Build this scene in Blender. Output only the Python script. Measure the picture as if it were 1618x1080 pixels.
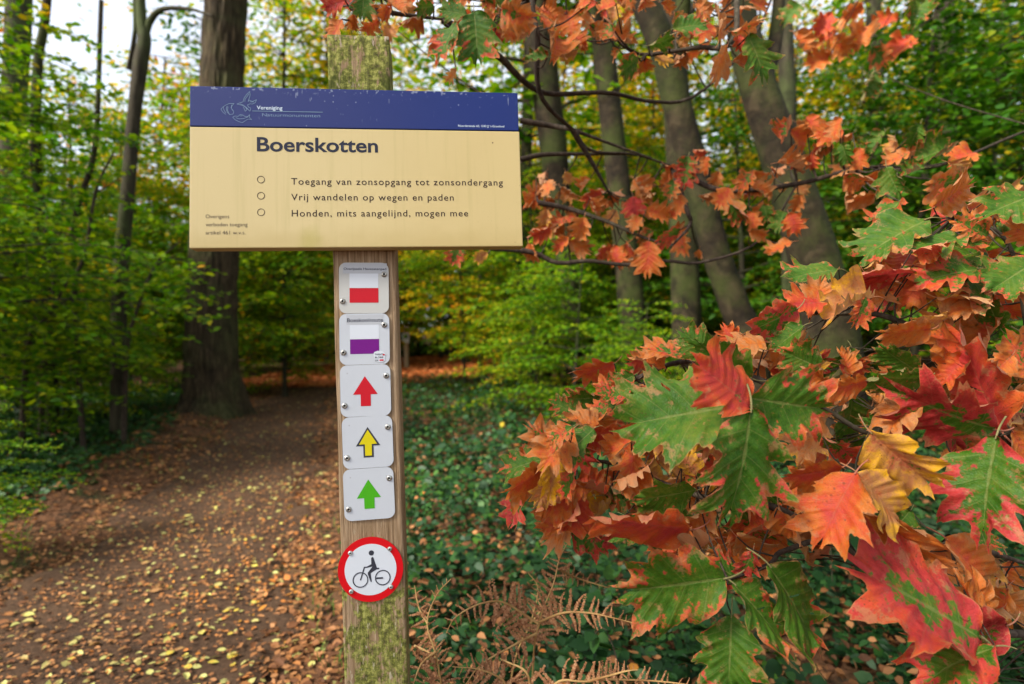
import bpy, bmesh, math, random
import numpy as np
from mathutils import Vector, Matrix, Euler, noise as mnoise
R_ = math.radians
# ------------------------------------------------------------------ camera, sky, sun, exposure
for o in list(bpy.data.objects): bpy.data.objects.remove(o)
S = bpy.context.scene; COL = S.collection
F, CX, CY, HC = 900.0, 809.0, 540.0, 1.45
PITCH = -math.atan(20/900)
cam = bpy.data.cameras.new('camera'); camo = bpy.data.objects.new('camera', cam); COL.objects.link(camo)
camo.location = (0, 0, HC); camo.rotation_euler = (math.pi/2+PITCH, 0, 0)
cam.sensor_width = 36; cam.lens = F/1618*36; cam.clip_start = 0.02; cam.clip_end = 800
cam.dof.use_dof = True; cam.dof.focus_distance = 0.98; cam.dof.aperture_fstop = 3.0
S.camera = camo
S.render.resolution_x, S.render.resolution_y = 1024, 684
S.render.engine = 'CYCLES'
S.cycles.use_denoising = True
S.cycles.max_bounces = 7; S.cycles.diffuse_bounces = 3; S.cycles.glossy_bounces = 2; S.cycles.transmission_bounces = 4
S.cycles.sample_clamp_indirect = 6
SUN_EL, SUN_AZ = 42, 236      # azimuth: direction the light comes from, measured from +Y clockwise
W = bpy.data.worlds.new('World'); S.world = W; W.use_nodes = True
wn = W.node_tree; wn.nodes.clear()
sky = wn.nodes.new('ShaderNodeTexSky'); sky.sky_type = 'NISHITA'; sky.sun_disc = False
sky.sun_elevation = R_(SUN_EL); sky.sun_rotation = R_(SUN_AZ); sky.dust_density = 3
b1 = wn.nodes.new('ShaderNodeBackground'); b1.inputs[1].default_value = 0.05
b2 = wn.nodes.new('ShaderNodeBackground'); b2.inputs[1].default_value = 0.50
tc = wn.nodes.new('ShaderNodeTexCoord'); nz = wn.nodes.new('ShaderNodeTexNoise'); nz.inputs['Scale'].default_value = 2.5; nz.inputs['Detail'].default_value = 5
cr = wn.nodes.new('ShaderNodeValToRGB'); cr.color_ramp.elements[0].position = .35; cr.color_ramp.elements[0].color = (.80, .86, 1, 1)
cr.color_ramp.elements[1].position = .6; cr.color_ramp.elements[1].color = (.97, .97, 1, 1)
ad = wn.nodes.new('ShaderNodeAddShader'); wo = wn.nodes.new('ShaderNodeOutputWorld'); L = wn.links.new
L(tc.outputs['Generated'], nz.inputs['Vector']); L(nz.outputs['Fac'], cr.inputs['Fac']); L(cr.outputs[0], b2.inputs[0]); L(sky.outputs[0], b1.inputs[0])
L(b1.outputs[0], ad.inputs[0]); L(b2.outputs[0], ad.inputs[1]); L(ad.outputs[0], wo.inputs[0])
sl = bpy.data.lights.new('sun', 'SUN'); sl.energy = 4.6; sl.angle = R_(12); sl.color = (1, .95, .86)
so = bpy.data.objects.new('sun', sl); COL.objects.link(so)
sd = Vector((math.sin(R_(SUN_AZ))*math.cos(R_(SUN_EL)), math.cos(R_(SUN_AZ))*math.cos(R_(SUN_EL)), math.sin(R_(SUN_EL))))
so.rotation_euler = sd.to_track_quat('Z', 'Y').to_euler()
S.view_settings.view_transform = 'Standard'; S.view_settings.look = 'None'
S.view_settings.exposure = 1.12; S.view_settings.gamma = 1; S.view_settings.use_curve_mapping = False

# ------------------------------------------------------------------ helpers
FW = Vector((0, math.cos(PITCH), math.sin(PITCH))); UP = Vector((0, -math.sin(PITCH), math.cos(PITCH)))
def at(px, py, d):
    """point of the place seen towards (px, py) of the 1618 px photograph at distance d"""
    return Vector((0, 0, HC)) + d*(FW + Vector((1, 0, 0))*((px-CX)/F) + UP*((CY-py)/F))
def gX(px, Y): return (px-CX)/F*Y
def tag(o, label=None, cat=None, group=None, kind=None):
    if label: o['label'] = label
    if cat: o['category'] = cat
    if group: o['group'] = group
    if kind: o['kind'] = kind
    return o
def link(name, data, parent=None, mat=None, loc=None):
    o = bpy.data.objects.new(name, data); COL.objects.link(o)
    if parent: o.parent = parent
    if mat and data is not None: data.materials.append(mat)
    if loc is not None: o.location = loc
    return o
def empty(name, loc, rz=0):
    o = bpy.data.objects.new(name, None); COL.objects.link(o); o.location = loc; o.rotation_euler = (0, 0, rz); o.empty_display_size = .1
    return o
def mesh_np(name, V, Fc, smooth=False, attrs=None, uv=None):
    """V (n,3); Fc list of arrays (m,k)"""
    me = bpy.data.meshes.new(name); V = np.asarray(V, np.float32)
    if not isinstance(Fc, list): Fc = [Fc]
    Fc = [np.asarray(f, np.int32) for f in Fc if len(f)]
    idx = np.concatenate([f.ravel() for f in Fc]); tot = np.concatenate([np.full(len(f), f.shape[1], np.int32) for f in Fc])
    st = np.concatenate([[0], np.cumsum(tot)[:-1]]).astype(np.int32)
    me.vertices.add(len(V)); me.vertices.foreach_set('co', V.ravel())
    me.loops.add(len(idx)); me.loops.foreach_set('vertex_index', idx)
    me.polygons.add(len(tot)); me.polygons.foreach_set('loop_start', st); me.polygons.foreach_set('loop_total', tot)
    if smooth: me.polygons.foreach_set('use_smooth', np.ones(len(tot), bool))
    for k, a in (attrs or {}).items():
        at_ = me.attributes.new(k, 'FLOAT', 'POINT'); at_.data.foreach_set('value', np.asarray(a, np.float32))
    if uv is not None:
        ul = me.uv_layers.new(name='UVMap'); ul.data.foreach_set('uv', np.asarray(uv, np.float32)[idx].ravel())
    me.update(calc_edges=True); me.validate()
    return me
class MB:
    """collects geometry for one mesh object"""
    def __init__(s): s.bm = bmesh.new()
    def box(s, x0, x1, y0, y1, z0, z1, bev=0):
        vs = [s.bm.verts.new((x, y, z)) for z in (z0, z1) for y in (y0, y1) for x in (x0, x1)]
        fs = [s.bm.faces.new([vs[i] for i in q]) for q in ((0, 2, 3, 1), (4, 5, 7, 6), (0, 1, 5, 4), (2, 6, 7, 3), (0, 4, 6, 2), (1, 3, 7, 5))]
        if bev:
            es = list({e for f in fs for e in f.edges}); bmesh.ops.bevel(s.bm, geom=es, offset=bev, segments=2, affect='EDGES', profile=.5)
        return s
    def prism(s, pts, y0, y1):
        """polygon in XZ (counter-clockwise seen from -Y) extruded from y0 (front) to y1"""
        a = [s.bm.verts.new((x, y0, z)) for x, z in pts]; b = [s.bm.verts.new((x, y1, z)) for x, z in pts]; n = len(pts)
        s.bm.faces.new(a); s.bm.faces.new(b[::-1])
        for i in range(n): s.bm.faces.new((a[i], b[i], b[(i+1) % n], a[(i+1) % n]))
        return s
    def ring(s, cx, cz, r0, r1, y0, y1, n=48):
        P = [(math.cos(2*math.pi*i/n), math.sin(2*math.pi*i/n)) for i in range(n)]
        A = [[s.bm.verts.new((cx+r*c, y, cz+r*k)) for c, k in P] for r, y in ((r0, y0), (r1, y0), (r1, y1), (r0, y1))]
        for j in range(4):
            for i in range(n): s.bm.faces.new((A[j][i], A[j][(i+1) % n], A[(j+1) % 4][(i+1) % n], A[(j+1) % 4][i]))
        return s
    def disc(s, cx, cz, r, y0, y1, n=40): return s.prism([(cx+r*math.cos(2*math.pi*i/n), cz+r*math.sin(2*math.pi*i/n)) for i in range(n)], y0, y1)
    def line(s, pts, w, y0, y1):
        for (x0, z0), (x1, z1) in zip(pts[:-1], pts[1:]):
            dx, dz = x1-x0, z1-z0; l = math.hypot(dx, dz) or 1e-9; nx, nz = -dz/l*w/2, dx/l*w/2
            s.prism([(x0-nx, z0-nz), (x1-nx, z1-nz), (x1+nx, z1+nz), (x0+nx, z0+nz)], y0, y1)
        return s
    def build(s, name, mat, parent=None, smooth=False):
        me = bpy.data.meshes.new(name); bmesh.ops.recalc_face_normals(s.bm, faces=s.bm.faces[:]); s.bm.to_mesh(me); s.bm.free()
        if smooth: me.polygons.foreach_set('use_smooth', np.ones(len(me.polygons), bool))
        return link(name, me, parent, mat)
def tube_np(pts, rad, n=8, lump=0, seed=0, flare=None, ridge=0):
    P = np.array([list(p) for p in pts], float); m = len(P); rad = np.asarray(rad, float)
    T = np.gradient(P, axis=0); T /= np.linalg.norm(T, axis=1)[:, None]+1e-12
    ref = np.array([1., 0, 0]) if abs(T[0][0]) < .9 else np.array([0, 1., 0])
    V = []
    for i in range(m):
        a = np.cross(T[i], ref); a /= np.linalg.norm(a); b = np.cross(a, T[i]); ref = np.cross(T[i], a)*-1 if False else ref
        th = np.arange(n)*2*math.pi/n
        r = np.full(n, rad[i])
        if lump: r = r*(1+lump*np.array([mnoise.noise(Vector((math.cos(t)*1.3+seed*7, math.sin(t)*1.3, P[i][2]*1.2))) for t in th]))
        if flare is not None: r = r*(1+flare(i/(m-1), P[i], th))
        if ridge: r = r+ridge*np.array([abs(mnoise.noise(Vector((math.cos(t)*9+seed, math.sin(t)*9, P[i][2]*2.2))))*2 for t in th])
        V.append(P[i]+np.cos(th)[:, None]*r[:, None]*a+np.sin(th)[:, None]*r[:, None]*b)
    V = np.concatenate(V); I = np.arange((m-1)*n).reshape(m-1, n)
    Fq = np.stack([I, np.roll(I, -1, 1), np.roll(I, -1, 1)+n, I+n], -1).reshape(-1, 4)
    return V, Fq
def spline(pts, n):
    P = np.array([list(p) for p in pts], float); m = len(P)
    if m == 2: return P[0]+(P[1]-P[0])*np.linspace(0, 1, n)[:, None]
    Q = np.vstack([2*P[0]-P[1], P, 2*P[-1]-P[-2]]); out = []
    for u in np.linspace(0, m-1-1e-9, n):
        i = int(u); t = u-i; a, b, c, d = Q[i:i+4]
        out.append(.5*((2*b)+(-a+c)*t+(2*a-5*b+4*c-d)*t*t+(-a+3*b-3*c+d)*t**3))
    return np.array(out)
class Tubes:
    def __init__(s): s.V = []; s.F = []; s.n = 0
    def add(s, pts, rad, n=6, **k):
        v, f = tube_np(pts, rad, n, **k); s.V.append(v); s.F.append(f+s.n); s.n += len(v); return s
    def mesh(s, name): return mesh_np(name, np.concatenate(s.V), np.concatenate(s.F), smooth=True)

# ------------------------------------------------------------------ node helper and materials
class NT:
    def __init__(s, name):
        s.m = bpy.data.materials.new(name); s.m.use_nodes = True; s.t = s.m.node_tree; s.t.nodes.clear()
        s.out = s.t.nodes.new('ShaderNodeOutputMaterial')
    def n(s, ty, ins=None, **props):
        x = s.t.nodes.new('ShaderNode'+ty)
        for k, v in props.items(): setattr(x, k, v)
        for k, v in (ins or {}).items(): s.set(x.inputs[k], v)
        return x
    def set(s, sock, v):
        if hasattr(v, 'is_output') or isinstance(v, bpy.types.NodeSocket): s.t.links.new(v, sock)
        else:
            if isinstance(v, (tuple, list)) and len(v) == 3 and sock.type == 'RGBA': v = (*v, 1)
            sock.default_value = v
    def math(s, op, a, b=0.0, c=0.0, clamp=False):
        x = s.n('Math', operation=op, use_clamp=clamp); s.set(x.inputs[0], a); s.set(x.inputs[1], b); s.set(x.inputs[2], c); return x.outputs[0]
    def noise(s, scale, vec=None, detail=3, rough=.5, dist=0):
        x = s.n('TexNoise', {'Scale': scale, 'Detail': detail, 'Roughness': rough, 'Distortion': dist})
        if vec is not None: s.set(x.inputs['Vector'], vec)
        return x.outputs['Fac']
    def ramp(s, fac, stops, interp='LINEAR'):
        x = s.n('ValToRGB'); s.set(x.inputs[0], fac); r = x.color_ramp; r.interpolation = interp
        while len(r.elements) < len(stops): r.elements.new(.5)
        for e, (p, c) in zip(r.elements, stops):
            e.position = p; e.color = (*c, 1) if isinstance(c, (tuple, list)) else (c, c, c, 1)
        return x.outputs[0]
    def mix(s, f, a, b, mode='MIX'):
        x = s.n('Mix', data_type='RGBA', blend_type=mode); s.set(x.inputs[0], f); s.set(x.inputs[6], a); s.set(x.inputs[7], b); return x.outputs[2]
    def step(s, v, lo, hi):
        x = s.n('MapRange', interpolation_type='SMOOTHSTEP'); s.set(x.inputs[0], v); s.set(x.inputs[1], lo); s.set(x.inputs[2], hi); return x.outputs[0]
    def mapv(s, vec, scale=(1, 1, 1), loc=(0, 0, 0)):
        x = s.n('Mapping'); s.set(x.inputs[0], vec); s.set(x.inputs['Scale'], scale); s.set(x.inputs['Location'], loc); return x.outputs[0]
    def vadd(s, a, b):
        x = s.n('VectorMath', operation='ADD'); s.set(x.inputs[0], a); s.set(x.inputs[1], b); return x.outputs[0]
    def bump(s, h, strength=.3, dist=.01):
        return s.n('Bump', {'Height': h, 'Strength': strength, 'Distance': dist}).outputs[0]
    def attr(s, name): return s.n('Attribute', attribute_name=name)
    def pos(s): return s.n('TexCoord').outputs['Object']
    def wpos(s): return s.n('NewGeometry').outputs['Position']
    def done(s, col, rough=.6, spec=.4, bump=None, metal=0, transl=None, tcol=None, coat=0):
        p = s.n('BsdfPrincipled'); s.set(p.inputs['Base Color'], col); s.set(p.inputs['Roughness'], rough)
        s.set(p.inputs['Specular IOR Level'], spec); s.set(p.inputs['Metallic'], metal); s.set(p.inputs['Coat Weight'], coat)
        if bump is not None: s.set(p.inputs['Normal'], bump)
        sh = p.outputs[0]
        if transl:
            t = s.n('BsdfTranslucent'); s.set(t.inputs[0], tcol if tcol is not None else col)
            m = s.n('MixShader'); s.set(m.inputs[0], transl); s.t.links.new(sh, m.inputs[1]); s.t.links.new(t.outputs[0], m.inputs[2]); sh = m.outputs[0]
        s.t.links.new(sh, s.out.inputs[0]); return s.m

def mat_oak_leaf():
    n = NT('oak_leaf_autumn'); oi = n.n('ObjectInfo'); sc = n.n('SeparateColor'); n.set(sc.inputs[0], oi.outputs['Color'])
    grn, warm, seed = sc.outputs[0], sc.outputs[1], sc.outputs[2]
    uv = n.n('TexCoord').outputs['UV']; sx = n.n('SeparateXYZ'); n.set(sx.inputs[0], uv); u, v = sx.outputs[0], sx.outputs[1]
    s_ = n.math('ABSOLUTE', n.math('SUBTRACT', n.math('MULTIPLY', v, 2.0), 1.0))
    off = n.n('CombineXYZ'); n.set(off.inputs[0], n.math('MULTIPLY', oi.outputs['Random'], 37.0)); n.set(off.inputs[1], n.math('MULTIPLY', seed, 19.0))
    ob = n.vadd(n.pos(), off.outputs[0])
    big = n.noise(3.2, ob, 4, .6); fine = n.noise(16, ob, 4, .6); cell = n.noise(60, ob, 2)
    # secondary veins run along constant u
    vq = n.math('FRACT', n.math('ADD', n.math('MULTIPLY', n.math('SUBTRACT', u, .19), 4.08), .5)); vd = n.math('MULTIPLY', n.math('ABSOLUTE', n.math('SUBTRACT', vq, .5)), 2.0)
    vt = n.math('MULTIPLY', n.math('ABSOLUTE', n.math('SUBTRACT', n.math('FRACT', n.math('ADD', n.math('MULTIPLY', n.math('SUBTRACT', u, .19), 12.24), .5)), .5)), 2.0)
    vein2 = n.math('MAXIMUM', n.math('SUBTRACT', 1.0, n.step(vd, .015, .065)), n.math('MULTIPLY', n.math('SUBTRACT', 1.0, n.step(vt, .03, .14)), .28)); midr = n.math('SUBTRACT', 1.0, n.step(s_, .018, .05))
    vein = n.math('MAXIMUM', n.math('MULTIPLY', vein2, .55), midr)
    # how green: high in the middle, lost towards margin and tip
    edge = n.math('ADD', n.math('MULTIPLY', s_, .62), n.math('MULTIPLY', u, .22))
    e = n.math('ADD', edge, n.math('ADD', n.math('MULTIPLY', n.math('SUBTRACT', big, .5), 1.9), n.math('MULTIPLY', n.math('SUBTRACT', fine, .5), 1.35)))
    d = n.math('SUBTRACT', n.math('SUBTRACT', n.math('MULTIPLY', grn, 1.7), .35), e)
    d = n.math('ADD', d, n.math('MULTIPLY', n.math('SUBTRACT', .45, vd), .16)); gmask = n.step(d, -.05, .15)
    gcol = n.ramp(n.math('ADD', n.math('MULTIPLY', fine, .5), n.math('MULTIPLY', n.noise(2.0, ob, 2), .5)), [(.32, (.022, .085, .004)), (.5, (.055, .14, .008)), (.68, (.14, .18, .016))])
    wv = n.math('ADD', warm, n.math('MULTIPLY', n.math('SUBTRACT', n.noise(5.5, ob, 4, .65), .5), .75))
    wv = n.math('ADD', wv, n.math('MULTIPLY', n.math('SUBTRACT', s_, .5), .22))
    wcol = n.ramp(wv, [(.0, (.20, .010, .010)), (.20, (.46, .038, .034)), (.40, (.52, .070, .018)), (.58, (.54, .150, .020)), (.78, (.46, .20, .075)), (1, (.72, .38, .012))])
    # a crimson seam where the green gives way
    seam = n.math('MULTIPLY', n.step(d, -.30, -.02), n.math('SUBTRACT', 1.0, n.step(d, -.02, .12)))
    wcol = n.mix(n.math('MULTIPLY', seam, .5), wcol, (.46, .055, .05))
    col = n.mix(gmask, wcol, gcol)
    # blotches and insect spots
    vo = n.n('TexVoronoi', {'Scale': 11, 'Randomness': 1}); n.set(vo.inputs['Vector'], ob)
    spot = n.math('MULTIPLY', n.math('SUBTRACT', 1.0, n.step(vo.outputs['Distance'], .10, .22)), n.step(n.noise(4, ob), .48, .6))
    v2 = n.n('TexVoronoi', {'Scale': 30, 'Randomness': 1}); n.set(v2.inputs['Vector'], ob)
    sp2 = n.math('MULTIPLY', n.math('SUBTRACT', 1.0, n.step(v2.outputs['Distance'], .10, .20)), n.step(n.noise(3, ob), .42, .62)); col = n.mix(n.math('MULTIPLY', sp2, .7), col, (.09, .035, .015))
    dry = n.step(n.math('ADD', n.noise(7, n.mapv(ob, (1, 1, 1), (4, 4, 4)), 5, .7), n.math('MULTIPLY', s_, .12)), .62, .72); col = n.mix(n.math('MULTIPLY', dry, .6), col, (.42, .20, .085))
    col = n.mix(n.math('MULTIPLY', spot, .75), col, n.mix(gmask, (.16, .05, .02), (.40, .05, .03)))
    col = n.mix(n.math('MULTIPLY', n.step(cell, .58, .74), .45), col, (.13, .065, .025))
    margin = n.math('MULTIPLY', n.step(s_, .955, .995), .55); col = n.mix(margin, col, (.42, .20, .07))
    vcol = n.mix(gmask, n.mix(.4, wcol, (.40, .14, .07)), (.19, .22, .055))
    col = n.mix(n.math('MULTIPLY', vein, .62), col, vcol)
    back = n.n('NewGeometry').outputs['Backfacing']; col = n.mix(n.math('MULTIPLY', back, .35), col, (.50, .33, .20))
    vor = n.n('TexVoronoi', {'Scale': 38}, feature='DISTANCE_TO_EDGE'); n.set(vor.inputs['Vector'], ob)
    h = n.math('ADD', n.math('ADD', n.math('MULTIPLY', n.math('MINIMUM', vor.outputs['Distance'], .25), 1.2), n.math('MULTIPLY', vein, -.5)), n.math('MULTIPLY', fine, .5))
    return n.done(col, rough=n.math('ADD', .40, n.math('MULTIPLY', fine, .25)), spec=.24, bump=n.bump(h, .5, .0022), transl=.26)
def mat_foliage(name, stops, transl=.52, rough=.6, spec=.18, scale=.5):
    n = NT(name); oi = n.n('ObjectInfo'); r = n.attr('rnd').outputs['Fac']
    clump = n.noise(scale, n.vadd(n.pos(), oi.outputs['Location']), 3)
    f = n.math('ADD', n.math('MULTIPLY', r, .62), n.math('ADD', n.math('MULTIPLY', n.math('SUBTRACT', clump, .5), 1.0), n.math('ADD', n.math('MULTIPLY', n.math('SUBTRACT', oi.outputs['Random'], .5), .12), .19)))
    c = n.ramp(f, stops); return n.done(c, rough, spec, transl=transl)
def mat_bark(name, cols, sx=14, sz=2.0, moss=(.06, .085, .02), mossamt=.5, bumps=.8, dist=.02):
    n = NT(name); p = n.pos(); st = n.mapv(p, (sx, sx, sz))
    a = n.noise(1.0, st, 6, .65, .6); b = n.noise(1.6, p, 4); f = n.noise(55, p, 3)
    c = n.ramp(a, [(.3, cols[0]), (.5, cols[1]), (.72, cols[2])])
    mo = n.math('MULTIPLY', n.step(n.math('ADD', b, n.math('MULTIPLY', f, .25)), .55, .78), mossamt); c = n.mix(mo, c, moss); ln = n.step(n.noise(1.0, n.mapv(p, (7, 7, 42)), 4, .7), .60, .74); c = n.mix(n.math('MULTIPLY', ln, .35), c, tuple(x*1.9 for x in cols[2])); c = n.mix(n.math('MULTIPLY', n.step(n.noise(3.5, p, 5, .7), .5, .68), .5), c, tuple(x*.5 for x in cols[0]))
    return n.done(c, .9, .2, n.bump(n.math('ADD', a, n.math('MULTIPLY', f, .35)), bumps, dist))
G_BEECH = [(.0, (.018, .075, .002)), (.30, (.062, .18, .002)), (.54, (.15, .28, .003)), (.78, (.28, .34, .004)), (.90, (.60, .38, .006)), (.97, (.58, .14, .008))]
G_YEL = [(.0, (.035, .095, .002)), (.28, (.12, .22, .003)), (.5, (.32, .33, .004)), (.7, (.62, .40, .005)), (.88, (.66, .27, .006)), (1, (.58, .12, .008))]
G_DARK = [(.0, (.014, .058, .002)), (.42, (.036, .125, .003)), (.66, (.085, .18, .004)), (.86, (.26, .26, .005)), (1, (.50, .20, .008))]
G_IVY = [(.0, (.006, .026, .006)), (.45, (.014, .054, .012)), (.7, (.026, .084, .014)), (.92, (.06, .15, .010)), (.975, (.42, .30, .01))]
M = {}
M['oak_leaf'] = mat_oak_leaf()
M['beech'] = mat_foliage('beech_leaves', G_BEECH)
M['yellow'] = mat_foliage('yellowing_leaves', G_YEL)
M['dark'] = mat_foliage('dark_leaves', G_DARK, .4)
M['ivy'] = mat_foliage('bramble_leaves', G_IVY, .2, .5, .25, 1.5)
M['litter'] = mat_foliage('leaf_litter', [(.0, (.045, .018, .007)), (.3, (.14, .052, .016)), (.5, (.26, .105, .032)), (.7, (.36, .165, .06)), (.85, (.46, .15, .022)), (1, (.52, .30, .03))], .12, .7, .3, .8)
M['litter_orange'] = mat_foliage('copper_litter', [(.0, (.24, .065, .015)), (.4, (.52, .14, .03)), (.7, (.64, .22, .06)), (1, (.68, .32, .10))], .12, .7, .3, .8)
M['pathleaf'] = mat_foliage('path_leaves', [(.0, (.13, .06, .02)), (.30, (.30, .15, .05)), (.48, (.36, .30, .09)), (.70, (.46, .44, .14)), (.88, (.50, .40, .05)), (1, (.50, .20, .04))], .12, .6, .3, .9)
M['grass'] = mat_foliage('grass_blades', [(.0, (.04, .09, .012)), (.6, (.09, .19, .02)), (1, (.22, .26, .06))], .3)
M['oakbark'] = mat_bark('oak_bark', ((.008, .0055, .003), (.040, .027, .013), (.095, .066, .032)), 22, 2.2, (.07, .085, .025), .45, 1.0, .03)
M['beechbark'] = mat_bark('beech_bark', ((.006, .004, .002), (.020, .0135, .0065), (.052, .037, .019)), 7, 6, (.036, .048, .008), .75, .9, .016)
M['darkbark'] = mat_bark('dark_bark', ((.014, .011, .007), (.035, .028, .017), (.065, .055, .032)), 14, 2, (.05, .07, .018), .7, .8, .02)
M['twig'] = mat_bark('twig_bark', ((.020, .013, .010), (.045, .030, .022), (.10, .075, .055)), 60, 20, (.06, .07, .03), .25, .3, .002)
def mat_petiole():
    n = NT('petiole_red'); return n.done(n.ramp(n.noise(30, n.pos()), [(.3, (.30, .10, .03)), (.7, (.38, .26, .07))]), .45, .4)
M['petiole'] = mat_petiole()
def mat_ground():
    n = NT('forest_floor'); p = n.wpos(); a = n.noise(5, p, 6, .65); b = n.noise(28, p, 5, .7); vo = n.n('TexVoronoi', {'Scale': 22}); n.set(vo.inputs['Vector'], p)
    c = n.ramp(b, [(.25, (.016, .010, .006)), (.5, (.045, .026, .014)), (.75, (.10, .055, .028))])
    c = n.mix(n.step(n.math('ADD', a, n.math('MULTIPLY', vo.outputs['Distance'], .3)), .5, .7), c, (.13, .06, .028))
    c = n.mix(n.math('MULTIPLY', n.step(n.noise(2.1, p), .5, .68), .6), c, (.020, .042, .012))
    return n.done(c, .95, .15, n.bump(n.math('ADD', b, vo.outputs['Distance']), .9, .03))
M['ground'] = mat_ground()
def mat_path():
    n = NT('trodden_earth'); p = n.wpos(); a = n.noise(2.2, p, 5, .6); b = n.noise(38, p, 6, .72); g = n.noise(150, p, 3, .6)
    c = n.ramp(b, [(.28, (.018, .009, .004)), (.5, (.060, .031, .016)), (.72, (.13, .072, .039))])
    c = n.mix(n.math('MULTIPLY', n.step(a, .35, .7), .5), c, (.105, .060, .032)); c = n.mix(n.math('MULTIPLY', n.step(g, .58, .72), .5), c, (.20, .13, .075))
    return n.done(c, .93, .2, n.bump(n.math('ADD', b, n.math('MULTIPLY', g, .5)), .9, .02))
M['path'] = mat_path()

# ------------------------------------------------------------------ terrain
rng = np.random.default_rng(7)
PC = np.array([(.9, -1.0), (2.3, -1.72), (4.66, -2.45), (7.25, -3.15), (10.9, -4.3), (15, -5.0), (19, -5.0), (22.5, -4.1), (25, -2.2), (26.6, .6), (28, 5)])  # (y, x) centre line
PL = spline([(x, y, 0) for y, x in PC], 160)[:, :2]
PL = np.vstack([PL[0]+(PL[0]-PL[1])*np.linspace(60, 1, 12)[:, None], PL])
def hw(y): return .80-.10*np.clip(y/20, 0, 1)
def path_dist(x, y):
    x = np.atleast_1d(x); y = np.atleast_1d(y); best = np.full(x.shape, 1e9)
    for q in PL[::2]: best = np.minimum(best, (x-q[0])**2+(y-q[1])**2)
    return np.sqrt(best)
def hgt(x, y):
    x = np.atleast_1d(np.asarray(x, float)); y = np.atleast_1d(np.asarray(y, float))
    z = .06*np.sin(x*.45+1.3)*np.cos(y*.37)+.03*np.sin(x*1.7+y*1.1)+.012*np.sin(x*5.1-y*3.3)+.012*np.cos(y*6.2+x*2.7)
    d = path_dist(x, y); v = np.clip((d-.55)/.9, 0, 1); fade = v*v*(3-2*v)
    return z*(.25+.75*fade)+fade*.10-.05+.35*np.clip((x-3)/12, 0, 1)*np.clip(y/10, 0, 1)
def nonuni(lo, hi, n, c, k):
    t = np.linspace(-1, 1, n); s = np.sinh(t*k)/math.sinh(k); return np.where(s < 0, c+s*(c-lo), c+s*(hi-c))
gx = nonuni(-160, 160, 260, 0, 5.2); gy = nonuni(-60, 260, 300, 3.5, 5.0)
GXX, GYY = np.meshgrid(gx, gy); Z = hgt(GXX.ravel(), GYY.ravel())
I = np.arange(len(gy)*len(gx)).reshape(len(gy), len(gx))
Q = np.stack([I[:-1, :-1], I[:-1, 1:], I[1:, 1:], I[1:, :-1]], -1).reshape(-1, 4)
ground = link('ground', mesh_np('ground', np.stack([GXX.ravel(), GYY.ravel(), Z], -1), Q, True), None, M['ground'])
tag(ground, 'dark woodland soil with brown humus under the trees', kind='structure')
# path ribbon
PN = 40; tn = np.gradient(PL, axis=0); tn /= np.linalg.norm(tn, axis=1)[:, None]; nn = np.stack([tn[:, 1], -tn[:, 0]], -1)
PLd = np.array([PL[0]+(PL[-1]-PL[0])*0])  # unused
fine = spline([(a, b, 0) for a, b in PL], 900)[:, :2]; tn = np.gradient(fine, axis=0); tn /= np.linalg.norm(tn, axis=1)[:, None]; nn = np.stack([tn[:, 1], -tn[:, 0]], -1)
pv = []
for i, (q, nv) in enumerate(zip(fine, nn)):
    for j in range(PN+1):
        s = -1+2*j/PN; w = hw(q[1])*(1+.13*math.sin(i*.11+(3 if s > 0 else 0))+.06*math.sin(i*.37+s))
        pv.append((q[0]+nv[0]*s*w, q[1]+nv[1]*s*w, abs(s)))
pv = np.array(pv); base = hgt(pv[:, 0], pv[:, 1])
rel = np.array([mnoise.noise(Vector((a*3, b*3, 0)))*.014+mnoise.noise(Vector((a*11, b*11, 3)))*.006 for a, b, _ in pv])
pz = base+.024+rel-np.clip((pv[:, 2]-.80)/.2, 0, 1)**1.5*.075
I = np.arange(len(fine)*(PN+1)).reshape(len(fine), PN+1); Q = np.stack([I[:-1, :-1], I[:-1, 1:], I[1:, 1:], I[1:, :-1]], -1).reshape(-1, 4)
path = link('path', mesh_np('path', np.stack([pv[:, 0], pv[:, 1], pz], -1), Q, True), None, M['path'])
tag(path, 'trodden brown earth footpath strewn with small yellow leaves', kind='structure')
def top(x, y):
    d = path_dist(x, y); return hgt(x, y)+np.where(d < .62, .026, .004)

# ------------------------------------------------------------------ leaf cloud geometry
HEX = np.array([(0, 0, 0), (.30, .30, .07), (.27, .66, .06), (0, 1, -.05), (-.27, .66, .06), (-.30, .30, .07)]); HEXF = np.array([(0, 1, 2, 3), (0, 3, 4, 5)])
DIA = np.array([(0, 0, 0), (.30, .48, .07), (0, 1, 0), (-.30, .48, .07)]); DIAF = np.array([(0, 1, 2), (0, 2, 3)])
th8 = np.array([-90, -50, -10, 35, 90, 145, 190, 230])*math.pi/180
RND = np.array([(0, 0, .0)]+[(.46*math.cos(a)*(1.0 if k % 2 else .9), .48+.5*math.sin(a)*(1.12 if k == 4 else 1), .05*abs(math.cos(a))) for k, a in enumerate(th8[1:], 1)])
RNDF = np.array([(0, 1, 2, 3), (0, 3, 4, 5), (0, 5, 6, 7)])
RND[:] = [(0, 0, 0), (.26, .06, .03), (.40, .30, .06), (.33, .66, .05), (0, 1.08, -.06), (-.33, .66, .05), (-.40, .30, .06), (-.26, .06, .03)]
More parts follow.
